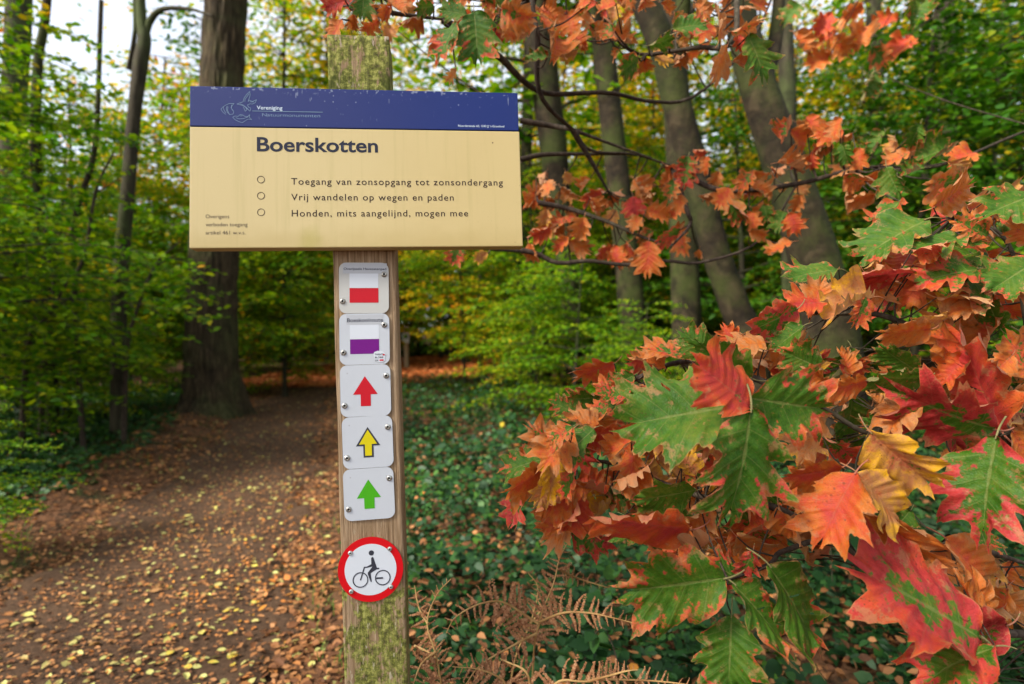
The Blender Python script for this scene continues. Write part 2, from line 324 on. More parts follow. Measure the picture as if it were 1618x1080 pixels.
def cloud(P, size, rg, shape='hex', tilt=.55, yaw=None, droop=.1, up=None):
    """many leaves: position, length, near-horizontal blades with scatter"""
    T, Fc = {'hex': (HEX, HEXF), 'dia': (DIA, DIAF), 'rnd': (RND, RNDF)}[shape]; n = len(P)
    yaw = rg.uniform(0, 2*math.pi, n) if yaw is None else yaw
    yd = np.stack([np.cos(yaw), np.sin(yaw), rg.normal(-droop, tilt*.6, n)], -1); yd /= np.linalg.norm(yd, axis=1)[:, None]
    nr = np.stack([rg.normal(0, tilt, n), rg.normal(0, tilt, n), np.ones(n)], -1)
    if up is not None: nr += up
    xd = np.cross(yd, nr); xd /= np.linalg.norm(xd, axis=1)[:, None]; zd = np.cross(xd, yd)
    s = np.asarray(size)[:, None, None]; wv = rg.uniform(.8, 1.15, n)[:, None, None]
    V = P[:, None, :]+s*(T[None, :, 0:1]*wv*xd[:, None, :]+T[None, :, 1:2]*yd[:, None, :]+T[None, :, 2:3]*zd[:, None, :]*rg.uniform(-.5, 2.5, n)[:, None, None])
    k = len(T); Fa = (Fc[None]+np.arange(n)[:, None, None]*k).reshape(-1, Fc.shape[1])
    return V.reshape(-1, 3), Fa, np.repeat(rg.uniform(0, 1, n), k)
def cloud_mesh(name, *a, **k):
    V, Fa, r = cloud(*a, **k); return mesh_np(name, V, Fa, False, {'rnd': r})

def crown_points(rg, trunk, h0, h1, nb, reach, step, flat=.25, droop=.12, leaf_gap=.05, wood=None, rise=.25, r0=.03):
    """boughs growing from the trunk with side twigs; returns leaf positions and yaws"""
    P = []; Yw = []
    for b in range(nb):
        t = h0+(h1-h0)*((b+rg.uniform(0, 1))/nb); i = int(np.clip(np.searchsorted(trunk[:, 2], t), 1, len(trunk)-1)); st = trunk[i]
        az = rg.uniform(0, 2*math.pi); k = (t-h0)/(h1-h0+1e-9); ln = reach*(1-.62*k**1.4)*rg.uniform(.65, 1.15)*(.55+.45*min(1, k*5+.3))
        ss = np.linspace(0, 1, 9); d = np.array([math.cos(az), math.sin(az), 0]); sd = np.array([-d[1], d[0], 0])
        wob = rg.normal(0, .06, 9).cumsum()*ln*.3
        B = st+d*(ss*ln)[:, None]+sd*wob[:, None]+np.array([0, 0, 1.])*(ln*(rise*ss-(rise*.6+droop)*ss**2))[:, None]
        if wood is not None: wood.add(B, r0*(ln/reach)*(1-ss*.88), 5)
        nt = max(3, int(ln/step))
        for j in range(nt):
            s = .12+.88*(j+rg.uniform(0, 1))/nt; q = s*8; a = int(min(q, 7)); p0 = B[a]+(B[a+1]-B[a])*(q-a)
            side = 1 if j % 2 else -1; tl = ln*.42*(1.05-.75*s)*rg.uniform(.6, 1.2)+.12
            td = d*rg.uniform(.45, .9)+sd*side*rg.uniform(.6, 1)+np.array([0, 0, rg.normal(-.05, flat)]); td /= np.linalg.norm(td)
            m = max(3, int(tl/leaf_gap)); u = np.linspace(.1, 1, m)
            pts = p0+td*(u*tl)[:, None]-np.array([0, 0, 1.])*(droop*tl*u**2)[:, None]
            if wood is not None and j % 2 == 0: wood.add(np.array([p0, p0+td*tl*.5-[0, 0, droop*tl*.25], p0+td*tl-[0, 0, droop*tl]]), [.005, .0035, .0015], 3)
            pts = pts+rg.normal(0, leaf_gap*.55, pts.shape)*np.array([1, 1, .6]); ya = math.atan2(td[1], td[0])
            P.append(pts); Yw.append(ya+np.where(np.arange(m) % 2, 1, -1)*rg.uniform(.3, 1.2, m))
    return np.concatenate(P), np.concatenate(Yw)
def make_tree_template(seed, H, r, h0, nb, reach, step, gap, leaf, shape, mat, bark, lean=(0, 0), flat=.25, trunk_n=10, thin=1.0, rise=.25, droop=.12):
    rg = np.random.default_rng(seed)
    zz = np.linspace(-.25, H, 22); tr = np.stack([lean[0]*(zz/H)**1.3*(zz > 0)+rg.normal(0, .012*H/5, 22).cumsum()*.25, lean[1]*(zz/H)*(zz > 0)+rg.normal(0, .012*H/5, 22).cumsum()*.25, zz], -1) if True else None
    tr = np.nan_to_num(tr); tr[:2, :2] = 0
    wood = Tubes(); rad = r*(1-.8*np.clip(zz/H, 0, 1))*(1+.45*np.exp(-np.clip(zz, 0, 9)/(r*3)))
    wood.add(tr, rad, trunk_n, lump=.10, seed=seed)
    P, Y = crown_points(rg, tr, h0, H*.98, nb, reach, step, flat, droop, gap, wood, rise, r*.35)
    if thin < 1: k = rg.random(len(P)) < thin; P, Y = P[k], Y[k]
    cm = cloud_mesh('crown', P, rg.uniform(.75, 1.2, len(P))*leaf, rg, shape, yaw=Y)
    cm.materials.append(mat); tm = wood.mesh('trunk'); tm.materials.append(bark)
    return tm, cm
T = {}
for k in range(3): T['under%d' % k] = make_tree_template(20+k, 5.2, .045, .7, 74, 2.2, .105, .036, .085, 'hex', M['beech'], M['darkbark'], (.3*(k-1), .2), flat=.36, thin=.8)
for k in range(2): T['fresh%d' % k] = make_tree_template(30+k, 2.9, .03, .25, 44, 1.9, .095, .034, .066, 'hex', M['beech'], M['darkbark'], (.2, 0), flat=.14)
for k in range(2): T['lime%d' % k] = make_tree_template(40+k, 9, .10, .9, 80, 3.2, .17, .066, .15, 'hex', M['yellow'], M['darkbark'], (.4, .2), flat=.2)
for k in range(3): T['tall%d' % k] = make_tree_template(50+k, 20, .20, 3.6, 84, 4.8, .34, .14, .30, 'dia', M['beech' if k else 'yellow'], M['beechbark'], (.7, .3), thin=.85)
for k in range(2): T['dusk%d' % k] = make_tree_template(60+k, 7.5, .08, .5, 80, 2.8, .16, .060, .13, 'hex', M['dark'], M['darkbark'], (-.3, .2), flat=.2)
for k in range(2): T['pole%d' % k] = make_tree_template(70+k, 15, .12, 5.0, 40, 2.8, .36, .15, .28, 'dia', M['dark' if k else 'yellow'], M['darkbark'], (.4, .2), trunk_n=8)
print({k: (len(a.polygons), len(b.polygons)) for k, (a, b) in T.items()})
NTREE = [0]
def where(px): return ('left of the massive oak' if px < 285 else 'between the massive oak and the signpost' if px < 520 else 'behind the signpost and board' if px < 830 else 'among the grey trunks right of the board' if px < 1130 else 'beyond the two leaning trunks' if px < 1330 else 'behind the autumn leaves at the right')
KW = {'tall0': 'tall yellowing', 'tall1': 'tall green', 'tall2': 'tall straight green', 'pole0': 'slim yellowing pole-like', 'pole1': 'slim dark pole-like', 'lime0': 'bushy yellow', 'lime1': 'bushy golden', 'dusk0': 'bushy dark', 'dusk1': 'low dark', 'under0': 'green young', 'under2': 'light green young'}
SEENL = {}
def flabel(kd, px, Y=0):
    b = KW[kd]+' tree deep in the wood '+where(px); SEENL.setdefault(b, 0); SEENL[b] += 1
    return KW[kd]+' tree '+['deep in the wood ', 'farther back ', 'in the depth ', 'in the last rows ', 'beyond the others '][min(4, SEENL[b]-1)]+where(px), 'trees deep in the wood '+where(px)
def tree(kind, x, y, sc=1, rz=None, label='', cat='tree', group=None, name='beech_tree', szz=None):
    NTREE[0] += 1; tm, cm = T[kind]; z = float(hgt(x, y)[0])
    o = empty(name, (x, y, z), rz if rz is not None else (NTREE[0]*2.399) % 6.283); o.scale = (sc, sc, szz or sc)
    tag(o, label, cat, group); link('trunk', tm, o); link('crown', cm, o); return o

# ------------------------------------------------------------------ named trunks
def big_trunk(name, pts, rads, bark, label, n=40, rings=70, lump=.06, ridge=0, roots=None, boughs=None, crown=None, cat='tree'):
    P = spline(pts, rings); u = np.linspace(0, 1, rings); rr = np.interp(u, np.linspace(0, 1, len(rads)), rads)
    o = empty(name, tuple(pts[0])); tag(o, label, cat)
    tb = Tubes(); tb.add(P-np.array(pts[0]), rr, n, lump=lump, seed=len(label), ridge=ridge, flare=roots)
    link('trunk', tb.mesh('trunk'), o, bark)
    for bp, br in (boughs or []):
        t2 = Tubes(); t2.add(spline([Vector(p)-Vector(pts[0]) for p in bp], 24), np.linspace(br[0], br[1], 24), 10, lump=.08); link('bough', t2.mesh('bough'), o, bark)
    if crown is not None:
        rg = np.random.default_rng(len(label)*3); hgts = P-np.array(pts[0])
        w = Tubes(); pp, yy = crown_points(rg, hgts, crown[0], hgts[-1, 2]*.98, crown[1], crown[2], .36, .25, .12, .13, w, .25, .05)
        c = link('crown', cloud_mesh('crown', pp, rg.uniform(.8, 1.2, len(pp))*crown[3], rg, 'dia', yaw=yy), o, crown[4])
        link('bough', w.mesh('bough'), o, bark)
    return o
def G(px, Y, dz=-.12):
    x = gX(px, Y); return Vector((x, Y, float(hgt(x, Y)[0])+dz))
# the large oak left of the signpost
Y0 = 9.6; ROOTA = math.pi
def roots(u, p, th):
    z = p[2]; a = np.exp(-max(z, 0)/.42)
    return a*(.22+.42*np.clip(np.cos(th*5+.7), 0, 1)**2)+.9*np.exp(-max(z, 0)/.22)*np.clip(np.cos(th-ROOTA), 0, 1)**6
pts = [G(337, Y0, -.2)]+[at(x, y, Y0) for x, y in ((334, 590), (335, 500), (338, 400), (347, 200), (357, 0), (372, -300), (385, -700))]
big_trunk('oak_tree', pts, [.45, .39, .36, .35, .325, .30, .27, .18], M['oakbark'], 'massive old oak with deeply furrowed brown bark and spreading roots beside the path', n=150, rings=170, lump=.05, ridge=.035, roots=roots, crown=(8.0, 26, 3.6, .17, M['beech']))
# ivy leaves at the foot of the oak
spec = [
 ('beech_tree', [(905, 10.5), (905, 595), (903, 500), (893, 400), (876, 250), (858, 100), (850, 0), (842, -500)], [.21, .19, .18, .18, .25, .27, .25, .18], 'beechbark', 'grey trunk directly right of the sign board, dark green at its top'),
 ('beech_tree', [(1003, 10.0), (1003, 560), (993, 430), (978, 300), (962, 150), (950, 0), (935, -500)], [.29, .25, .22, .205, .20, .20, .15], 'beechbark', 'straight smooth beech trunk seen between the board and the two leaning trunks'),
 ('beech_tree', [(1085, 8.0), (1085, 560), (1083, 450), (1078, 330), (1070, 180), (1062, 0), (1055, -500)], [.23, .21, .20, .19, .18, .17, .12], 'beechbark', 'pale olive trunk standing behind the thinner leaning trunk'),
 ('oak_tree', [(1200, 5.6), (1187, 560), (1160, 480), (1128, 390), (1100, 280), (1068, 160), (1045, 70), (1000, -40), (930, -250), (900, -500)], [.17, .15, .14, .135, .135, .14, .14, .12, .10, .07], 'beechbark', 'thinner brown trunk leaning left with a fork near the top'),
 ('oak_tree', [(1330, 5.2), (1318, 560), (1290, 420), (1255, 310), (1215, 190), (1185, 90), (1168, 0), (1150, -200), (1150, -600)], [.26, .235, .215, .195, .17, .145, .13, .12, .08], 'beechbark', 'thick grey brown leaning trunk behind the autumn oak leaves'),
 ('beech_tree', [(1247, 9), (1250, 500), (1247, 300), (1243, 120), (1238, -50), (1230, -500)], [.15, .13, .13, .12, .11, .08], 'darkbark', 'dark slim trunk just right of the thick leaning trunk'),
 ('beech_tree', [(1500, 11), (1502, 500), (1500, 300), (1497, 120), (1493, -50), (1490, -500)], [.17, .16, .15, .15, .14, .09], 'darkbark', 'dark upright trunk among the foliage in the upper right corner'),
 ('beech_tree', [(1392, 12), (1392, 500), (1388, 300), (1384, 120), (1380, -50), (1380, -500)], [.17, .16, .15, .15, .14, .09], 'darkbark', 'dark upright trunk midway between leaning trunk and upper right corner'),
 ('sapling_tree', [(842, 13), (843, 500), (830, 440), (818, 400), (790, 250)], [.11, .10, .09, .09, .06], 'darkbark', 'dark leaning pole tree just below the lower right corner of the board'),
 ('sapling_tree', [(866, 14), (858, 500), (846, 455), (834, 410), (810, 250)], [.12, .10, .10, .09, .06], 'darkbark', 'slim leaning pole tree crossing beside the dark one under the board corner'),
 ('young_oak_tree', [(185, 7.2), (188, 480), (195, 380), (204, 280), (212, 180), (222, 100), (228, 60), (222, 0), (215, -300)], [.10, .085, .085, .08, .075, .085, .075, .055, .04], 'darkbark', 'slim dark tree forking high up left of the board'),
 ('beech_tree', [(25, 9), (24, 450), (20, 300), (22, 150), (30, 0), (35, -400)], [.24, .2, .18, .17, .17, .12], 'darkbark', 'dark thick trunk at the left edge of the wood'),
 ('beech_tree', [(80, 7.5), (78, 500), (66, 350), (57, 250), (60, 100), (74, 0), (90, -300)], [.085, .07, .06, .06, .055, .05, .035], 'beechbark', 'slender pale trunk second from the left edge'),
 ('beech_tree', [(104, 8.2), (106, 540), (110, 450), (122, 330), (150, 230), (160, 0)], [.06, .045, .04, .04, .035, .03], 'beechbark', 'very thin pale stem bending right beside the slender pale trunk'),
]
for nm, pl, rd, bk, lb in spec:
    gxx, Yd = pl[0]; pts = [G(gxx, Yd)]+[at(x, y, Yd+(-.25 if k % 2 else .2)*0) for k, (x, y) in enumerate(pl[1:])]
    bo = []
    cr_ = None
    if 'forking' in lb: bo = [([at(228, 60, 7.2), at(238, 32, 7.2), at(258, 14, 7.1), at(300, 14, 7.0), at(335, 25, 6.9)], (.05, .012)), ([at(203, 110, 7.3), at(212, 60, 7.2), at(213, 10, 7.2), at(205, -200, 7.2)], (.03, .02))]
    if 'fork near' in lb: bo = [([at(1062, 120, 5.6), at(1072, 60, 5.5), at(1080, 0, 5.4), at(1090, -200, 5.2)], (.11, .05)), ([at(1040, 60, 5.6), at(1090, 20, 5.9), at(1120, -60, 6.2)], (.05, .02))]
    if 'thick grey' in lb: bo = [([at(1200, 140, 5.2), at(1225, 60, 5.4), at(1235, -80, 5.5)], (.09, .04))]
    if 'leaning' not in lb and 'thin' not in lb and 'slim' not in lb and 'left edge' not in lb: cr_ = (6.5, 20, 3.2, .2, M['beech'])
    big_trunk(nm, pts, rd, M[bk], lb, n=28, rings=60, boughs=bo, crown=cr_)
# thin stems in the undergrowth on the left
for k, (a, lb) in enumerate([([(28, 590), (45, 540), (75, 500), (110, 440)], 'grey dead stick slanting up from the ivy at the far left'),
    ([(130, 560), (118, 470), (135, 400), (152, 300), (180, 240)], 'dark bent hazel stem left of the slim forked tree'),
    ([(192, 600), (200, 560), (213, 500), (245, 420), (285, 380)], 'greenish stem curving right towards the big oak'),
    ([(60, 600), (70, 560), (85, 450), (70, 390), (75, 340)], 'thin grey stem with a crook among the left bushes')]):
    Yd = 6.2+.3*k; o = empty('hazel_stem', tuple(G(a[0][0], Yd))); tag(o, lb, 'shrub')
    P = [G(a[0][0], Yd)]+[at(x, y, Yd) for x, y in a[1:]]; tb = Tubes(); tb.add(spline([p-P[0] for p in P], 20), np.linspace(.03, .010, 20), 8, lump=.1); link('stem', tb.mesh('stem'), o, M['twig'])
    tb = Tubes()
    for j, (u, s) in enumerate(((6, 1), (10, -1), (14, 1))):
        q = spline([p-P[0] for p in P], 20)[u]; tb.add(spline([q, q+np.array([.15*s, .05, .12]), q+np.array([.42*s, -.1, .2])], 8), np.linspace(.012, .003, 8), 5); link('side_branch', tb.mesh('side_branch'), o, M['twig']); tb = Tubes()

# ------------------------------------------------------------------ wood around: young beeches, tall trees, far woodland
U = [ # kind, px, Y, scale, label
 ('fresh0', 40, 7.4, .9, 'low bright green beech bush at the left under the pale stems'),
 ('fresh1', 165, 8.6, .6, 'low bright green beech bush at the foot of the forked tree'),
 ('fresh1', -70, 5.8, .8, 'bright green bush cut by the left edge above the ivy'),
 ('fresh0', 225, 11.5, .6, 'small green bush left behind the massive oak'),
 ('fresh1', 450, 14.5, 1.0, 'bright green bush beside the path beyond the massive oak'),
 ('under0', -60, 5.6, 1.0, 'bushy green beech at the far left with low spreading leaves'),
 ('under1', -30, 7.6, .95, 'green young beech behind the slender pale trunk on the left'),
 ('under2', 75, 8.8, .85, 'light green young beech beside the slim forked tree'),
 ('under0', 205, 12.5, .95, 'young beech filling the space between forked tree and sign board'),
 ('under1', 330, 12.0, 1.25, 'leafy beech behind the massive oak trunk'),
 ('under2', 450, 12.5, 1.1, 'green beech to the right of the massive oak above the path'),
 ('under1', 120, 11.5, 1.25, 'second row green beech at the left behind the pale stems'),
 ('lime0', 240, 16, 1.0, 'yellow green tree deep in the left wood'),
 ('lime1', 455, 19, .9, 'yellow leaved tree whose crown shows above the board left of the post'),
 ('lime0', 590, 22, .9, 'yellow green tree far behind the signpost'),
 ('fresh0', 905, 8.3, .95, 'low fresh green beech with flat layered sprays right of the post'),
 ('fresh1', 850, 9.8, .80, 'small fresh green beech beside the path bend'),
 ('fresh1', 1010, 7.2, .62, 'tiny green beech seedling in front of the grey trunks'),
 ('under1', 850, 11.5, .95, 'green beech standing right behind the sign board'),
 ('under0', 985, 13.5, 1.1, 'green beech between the grey trunks right of the board'),
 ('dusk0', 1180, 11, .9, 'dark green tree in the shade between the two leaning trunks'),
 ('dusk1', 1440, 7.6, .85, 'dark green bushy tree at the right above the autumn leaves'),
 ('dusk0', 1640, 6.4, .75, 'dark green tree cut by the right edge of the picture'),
 ('lime1', 760, 17, .85, 'yellow tree over the bend of the copper path'),
 ('lime0', 1040, 17, 1.0, 'yellow green tree behind the grey trunks'),
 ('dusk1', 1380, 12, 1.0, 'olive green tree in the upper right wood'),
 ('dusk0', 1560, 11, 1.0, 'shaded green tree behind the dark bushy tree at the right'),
 ('lime0', 1240, 15, 1.0, 'yellow tree glimpsed past the thick leaning trunk'),
]
for k, px, Y, sc, lb in U: tree(k, gX(px, Y), Y, sc, label=lb, name={'u': 'young_beech', 'f': 'young_beech', 'l': 'maple_tree', 'd': 'holly_tree'}[k[0]])
rgt = np.random.default_rng(5)
far = []
tries = 0
while len(far) < 74 and tries < 8000:
    tries += 1; Y = 13+rgt.random()**.8*27; px = rgt.uniform(-260, 1900); x = gX(px, Y)
    if path_dist(x, Y)[0] < 1.6: continue
    if any((x-a)**2+(Y-b)**2 < 3.0 for a, b in far): continue
    if px > 1230 and rgt.random() < .5: continue
    if 40 < px < 335 and rgt.random() < .93: continue
    far.append((x, Y)); px_ = px
    kd = rgt.choice(['tall0', 'tall1', 'tall2', 'pole0', 'pole1', 'lime1'], p=[.14, .17, .17, .22, .2, .10])
    sc = rgt.uniform(.8, 1.15)
    if px < 340: sc *= .62
    tree(kd, x, Y, sc, label=flabel(kd, px)[0], group=flabel(kd, px)[1], name='forest_tree')
for i in range(34):     # thin poles of the dense plantation behind the bend
    Y = rgt.uniform(23, 33); px = rgt.choice([rgt.uniform(400, 560), rgt.uniform(600, 800)]); x = gX(px, Y)
    if path_dist(x, Y)[0] < 1.2: continue
    tree('pole%d' % (i % 2), x, Y, rgt.uniform(.6, .8), label='thin plantation pole '+('between oak and signpost' if px < 580 else 'behind the distant marker post'), group='plantation poles behind the bend of the path', name='forest_tree')
mid = []
for i in range(400):    # understorey trees between the trunks
    Y = rgt.uniform(13, 27); px = rgt.uniform(-150, 1800); x = gX(px, Y)
    if len(mid) >= 46: break
    if path_dist(x, Y)[0] < 2.6 or any((x-a)**2+(Y-b)**2 < 3.5 for a, b in mid): continue
    if 90 < px < 330 and Y > 15: continue
    mid.append((x, Y)); kd = rgt.choice(['lime0', 'lime1', 'dusk0', 'dusk1', 'under0', 'under2']); sc = rgt.uniform(.6, .95)*(1.5 if kd[0] == 'u' else 1)
    tree(kd, x, Y, sc, label=flabel(kd, px)[0], group=flabel(kd, px)[1], name='understorey_tree')
for k, (kd, x, y, sc, lb) in enumerate([('tall1', 5.6, 1.2, .62, 'unseen green tree beside the viewer outside the right edge, added for shade'), ('dusk0', 4.3, 2.6, .75, 'unseen dark bushy tree just outside the right edge, added for shade'), ('tall2', 4.6, -2.2, .6, 'unseen green tree behind the viewer on the right, added for shade'), ('tall1', -6.5, -3.0, .6, 'unseen green tree behind the viewer on the left, added for shade')]):  # unseen trees added to cut ambient light on the post and oak sapling
    tree(kd, x, y, sc, label=lb, name='forest_tree')
# far-off wood as one mass
def woodland():
    rg = np.random.default_rng(77); n = 150000
    az = np.radians(rg.uniform(-52, 54, n)); r = rg.uniform(33, 46, n); h = rg.random(n)**.9*24; x = r*np.sin(az); y = r*np.cos(az)
    px = CX+F*np.tan(az); py = 520-(h-1.45)/y*900
    cl = np.array([mnoise.noise(Vector((a*.45, b*.45, c*.5))) for a, b, c in zip(x, y, h)])
    keep = cl > -.55+.62*np.clip((h-5)/12, 0, 1)
    gap = (px < 345) & (py < 440); keep &= ~(gap & (rg.random(n) < .93))
    keep &= ~((px > 345) & (py < 250) & (rg.random(n) < np.where(px > 1200, .72, .45)))
    P = np.stack([x, y, h-.3], -1)[keep]
    o = link('distant_woodland', cloud_mesh('distant_woodland', P, rg.uniform(.30, .55, len(P)), rg, 'dia'), None, M['yellow'])
    tag(o, 'mass of green and yellow foliage closing off the wood in the distance', 'woodland', kind='stuff')
woodland()
def hedge_mass():
    rg = np.random.default_rng(78); n = 60000
    az = np.radians(rg.uniform(-52, 54, n)); r = rg.uniform(30, 33, n); h = rg.random(n)**1.1*6.5; x = r*np.sin(az); y = r*np.cos(az)
    keep = path_dist(x, y) > 1.5; P = np.stack([x, y, h], -1)[keep]
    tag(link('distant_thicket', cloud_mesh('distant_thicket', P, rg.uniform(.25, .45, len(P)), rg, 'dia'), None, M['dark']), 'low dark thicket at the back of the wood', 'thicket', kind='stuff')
hedge_mass()

# ------------------------------------------------------------------ undergrowth
def scatter(n, rg, y0, y1, pxl, pxr, power=1.6):
    Y = y0+(y1-y0)*rg.random(n)**power; px = rg.uniform(pxl, pxr, n); return (px-CX)/F*Y, Y
def undergrowth():
    rg = np.random.default_rng(11)
    # right of the path: brambles, ivy
    x, y = scatter(42000, rg, 1.15, 15, 380, 1750, 1.2); d = path_dist(x, y)
    cl = np.array([mnoise.noise(Vector((a*1.3, b*1.3, 5))) for a, b in zip(x, y)]); cl2 = np.array([mnoise.noise(Vector((a*.5, b*.5, 9))) for a, b in zip(x, y)])
    side = (x > np.interp(y, PC[:, 0], PC[:, 1]))
    k = side & (d > 1.08+.25*cl) & (cl > -.42+.15*(y > 8)) & ~((y > 7) & (cl2 < -.25)); x, y, cl, d = x[k], y[k], cl[k], d[k]
    h = hgt(x, y)+np.abs(rg.normal(0, .5, len(x)))*(.09+.34*np.clip(cl+.35, 0, 1))*np.clip((d-.9)*1.2, .25, 1.5)+.015
    P = np.stack([x, y, h], -1); sz = np.clip(rg.lognormal(-3.25, .33, len(x)), .016, .075)*np.where(y > 5, 1.25, 1)
    yw = rg.uniform(0, 6.28, len(x)); k3 = np.repeat(np.arange(len(x)), 3)[:len(x)*3]; du = np.tile([0, 1.35, -1.35], len(x))
    k3 = k3[(du == 0) | (rg.random(len(k3)) < .62)]; du = rg.choice([0, 1.35, -1.35], len(k3))
    x, y, cl, d, sz, h, yw = x[k3], y[k3], cl[k3], d[k3], sz[k3], h[k3], yw[k3]+du+rg.normal(0, .2, len(k3))
    x = x+np.cos(yw)*.012; y = y+np.sin(yw)*.012; h = h+rg.normal(0, .006, len(x)); P = np.stack([x, y, h], -1)
    tilt = np.stack([rg.normal(0, .3, len(x)), np.full(len(x), -.3), np.zeros(len(x))], -1)
    near = np.argsort(y+rg.random(len(y))*.3)[:260]; rest = np.setdiff1d(np.arange(len(y)), near)
    root = empty('bramble_patch', (.6, 2.6, float(hgt(.6, 2.6)[0]))); tag(root, 'dense patch of dark green bramble and ivy right of the signpost', 'brambles')
    off = np.array(root.location)
    V, Fa, r = cloud(P[rest]-off, sz[rest], rg, 'rnd', .55, yaw=yw[rest], up=tilt[rest])
    tag(link('foliage', mesh_np('foliage', V, Fa, False, {'rnd': r}), root, M['ivy']), kind='stuff')
    lm = []
    for j in range(8):
        v, f, r = cloud(np.zeros((1, 3)), np.array([1.0]), rg, 'rnd', .01, yaw=np.array([math.pi/2]), droop=0); m = mesh_np('leaf', v, f, False, {'rnd': np.full(len(v), .1+.1*j)}); m.materials.append(M['ivy']); lm.append(m)
    for i in near:
        o = link('leaf', lm[int(rg.integers(8))], root); o.location = P[i]-off; o.scale = (sz[i]*1.1,)*3; o.rotation_euler = (rg.normal(.35, .3), rg.normal(0, .3), rg.uniform(0, 6.28))
    # trailing stems
    tb = Tubes()
    for i in range(110):
        j = int(rg.integers(len(x)));
        if y[j] > 6: continue
        p = np.array([x[j], y[j], h[j]]); a = rg.uniform(0, 6.28); l = rg.uniform(.2, .6); dd = np.array([math.cos(a), math.sin(a), 0])*l
        tb.add(spline([p-[0, 0, .05], p+dd*.5+[0, 0, rg.uniform(.03, .16)], p+dd], 8)-off, np.linspace(.0028, .0012, 8), 4)
    link('stems', tb.mesh('stems'), root, M['twig'])['kind'] = 'stuff'
    # left verge: ivy
    x, y = scatter(60000, rg, 2.2, 13, -260, 480, 1.0); d = path_dist(x, y); side = x < np.interp(y, PC[:, 0], PC[:, 1])
    cl = np.array([mnoise.noise(Vector((a*1.1, b*1.1, 15))) for a, b in zip(x, y)])
    k = side & (d > 1.25+.4*cl) & (cl > -.4+.3*(d < 1.6)) & (rg.random(len(x)) < np.clip((d-1.1)*.8, .08, 1)); x, y, cl, d = x[k], y[k], cl[k], d[k]
    h = hgt(x, y)+np.abs(rg.normal(0, .5, len(x)))*(.06+.22*np.clip(cl+.3, 0, 1))*np.clip(d-1.2, .2, 1.4)+.01
    o = link('ivy_carpet', cloud_mesh('ivy_carpet', np.stack([x, y, h], -1), rg.uniform(.04, .075, len(x)), rg, 'rnd', .5, up=np.array([0, -.35, 0])), None, M['ivy'])
    tag(o, 'carpet of dark ivy along the left side of the path around the oak roots', 'ivy', kind='stuff')
    # low green growth near the oak foot on both sides of path, far
    x, y = scatter(15000, rg, 9, 24, 380, 1150, 1.0); d = path_dist(x, y); cl = np.array([mnoise.noise(Vector((a*.9, b*.9, 25))) for a, b in zip(x, y)])
    k = (d > 1.0) & (cl > .0) & ~((x > -4.8) & (x < -.3) & (y > 14)); x, y, cl = x[k], y[k], cl[k]
    o = link('low_greenery', cloud_mesh('low_greenery', np.stack([x, y, hgt(x, y)+rg.random(len(x))*.35*(cl+.2)], -1), rg.uniform(.07, .12, len(x)), rg, 'hex', .5), None, M['beech'])
    tag(o, 'low leafy growth on the woodland floor near the bend of the path', 'undergrowth', kind='stuff')
    # grass
    x, y = scatter(9000, rg, 1.4, 9, -300, 700, 1.4); d = path_dist(x, y); cl = np.array([mnoise.noise(Vector((a*1.6, b*1.6, 35))) for a, b in zip(x, y)])
    k = (d > .86) & (d < 1.9) & (cl > .08); x, y = x[k], y[k]; n = len(x)
    P = np.stack([x, y, top(x, y)], -1); a = rg.uniform(0, 6.28, n); l = rg.uniform(.03, .09, n); w = .0022
    wd = np.stack([-np.sin(a), np.cos(a), np.zeros(n)], -1)*w; dd = np.stack([np.cos(a), np.sin(a), np.zeros(n)], -1)
    V = np.stack([P-wd, P+wd, P+wd*.8+dd*(l*.25)[:, None]+np.array([0, 0, 1])*(l*.6)[:, None], P-wd*.8+dd*(l*.25)[:, None]+np.array([0, 0, 1])*(l*.6)[:, None], P+dd*(l*.75)[:, None]+np.array([0, 0, 1])*(l*.85)[:, None]], 1).reshape(-1, 3)
    i5 = np.arange(n)[:, None]*5
    o = link('grass', mesh_np('grass', V, [i5+np.array([[0, 1, 2, 3]]), i5+np.array([[3, 2, 4]])], False, {'rnd': np.repeat(rg.random(n), 5)}), None, M['grass'])
    tag(o, 'short green grass along both edges of the path', 'grass', kind='stuff')
undergrowth()
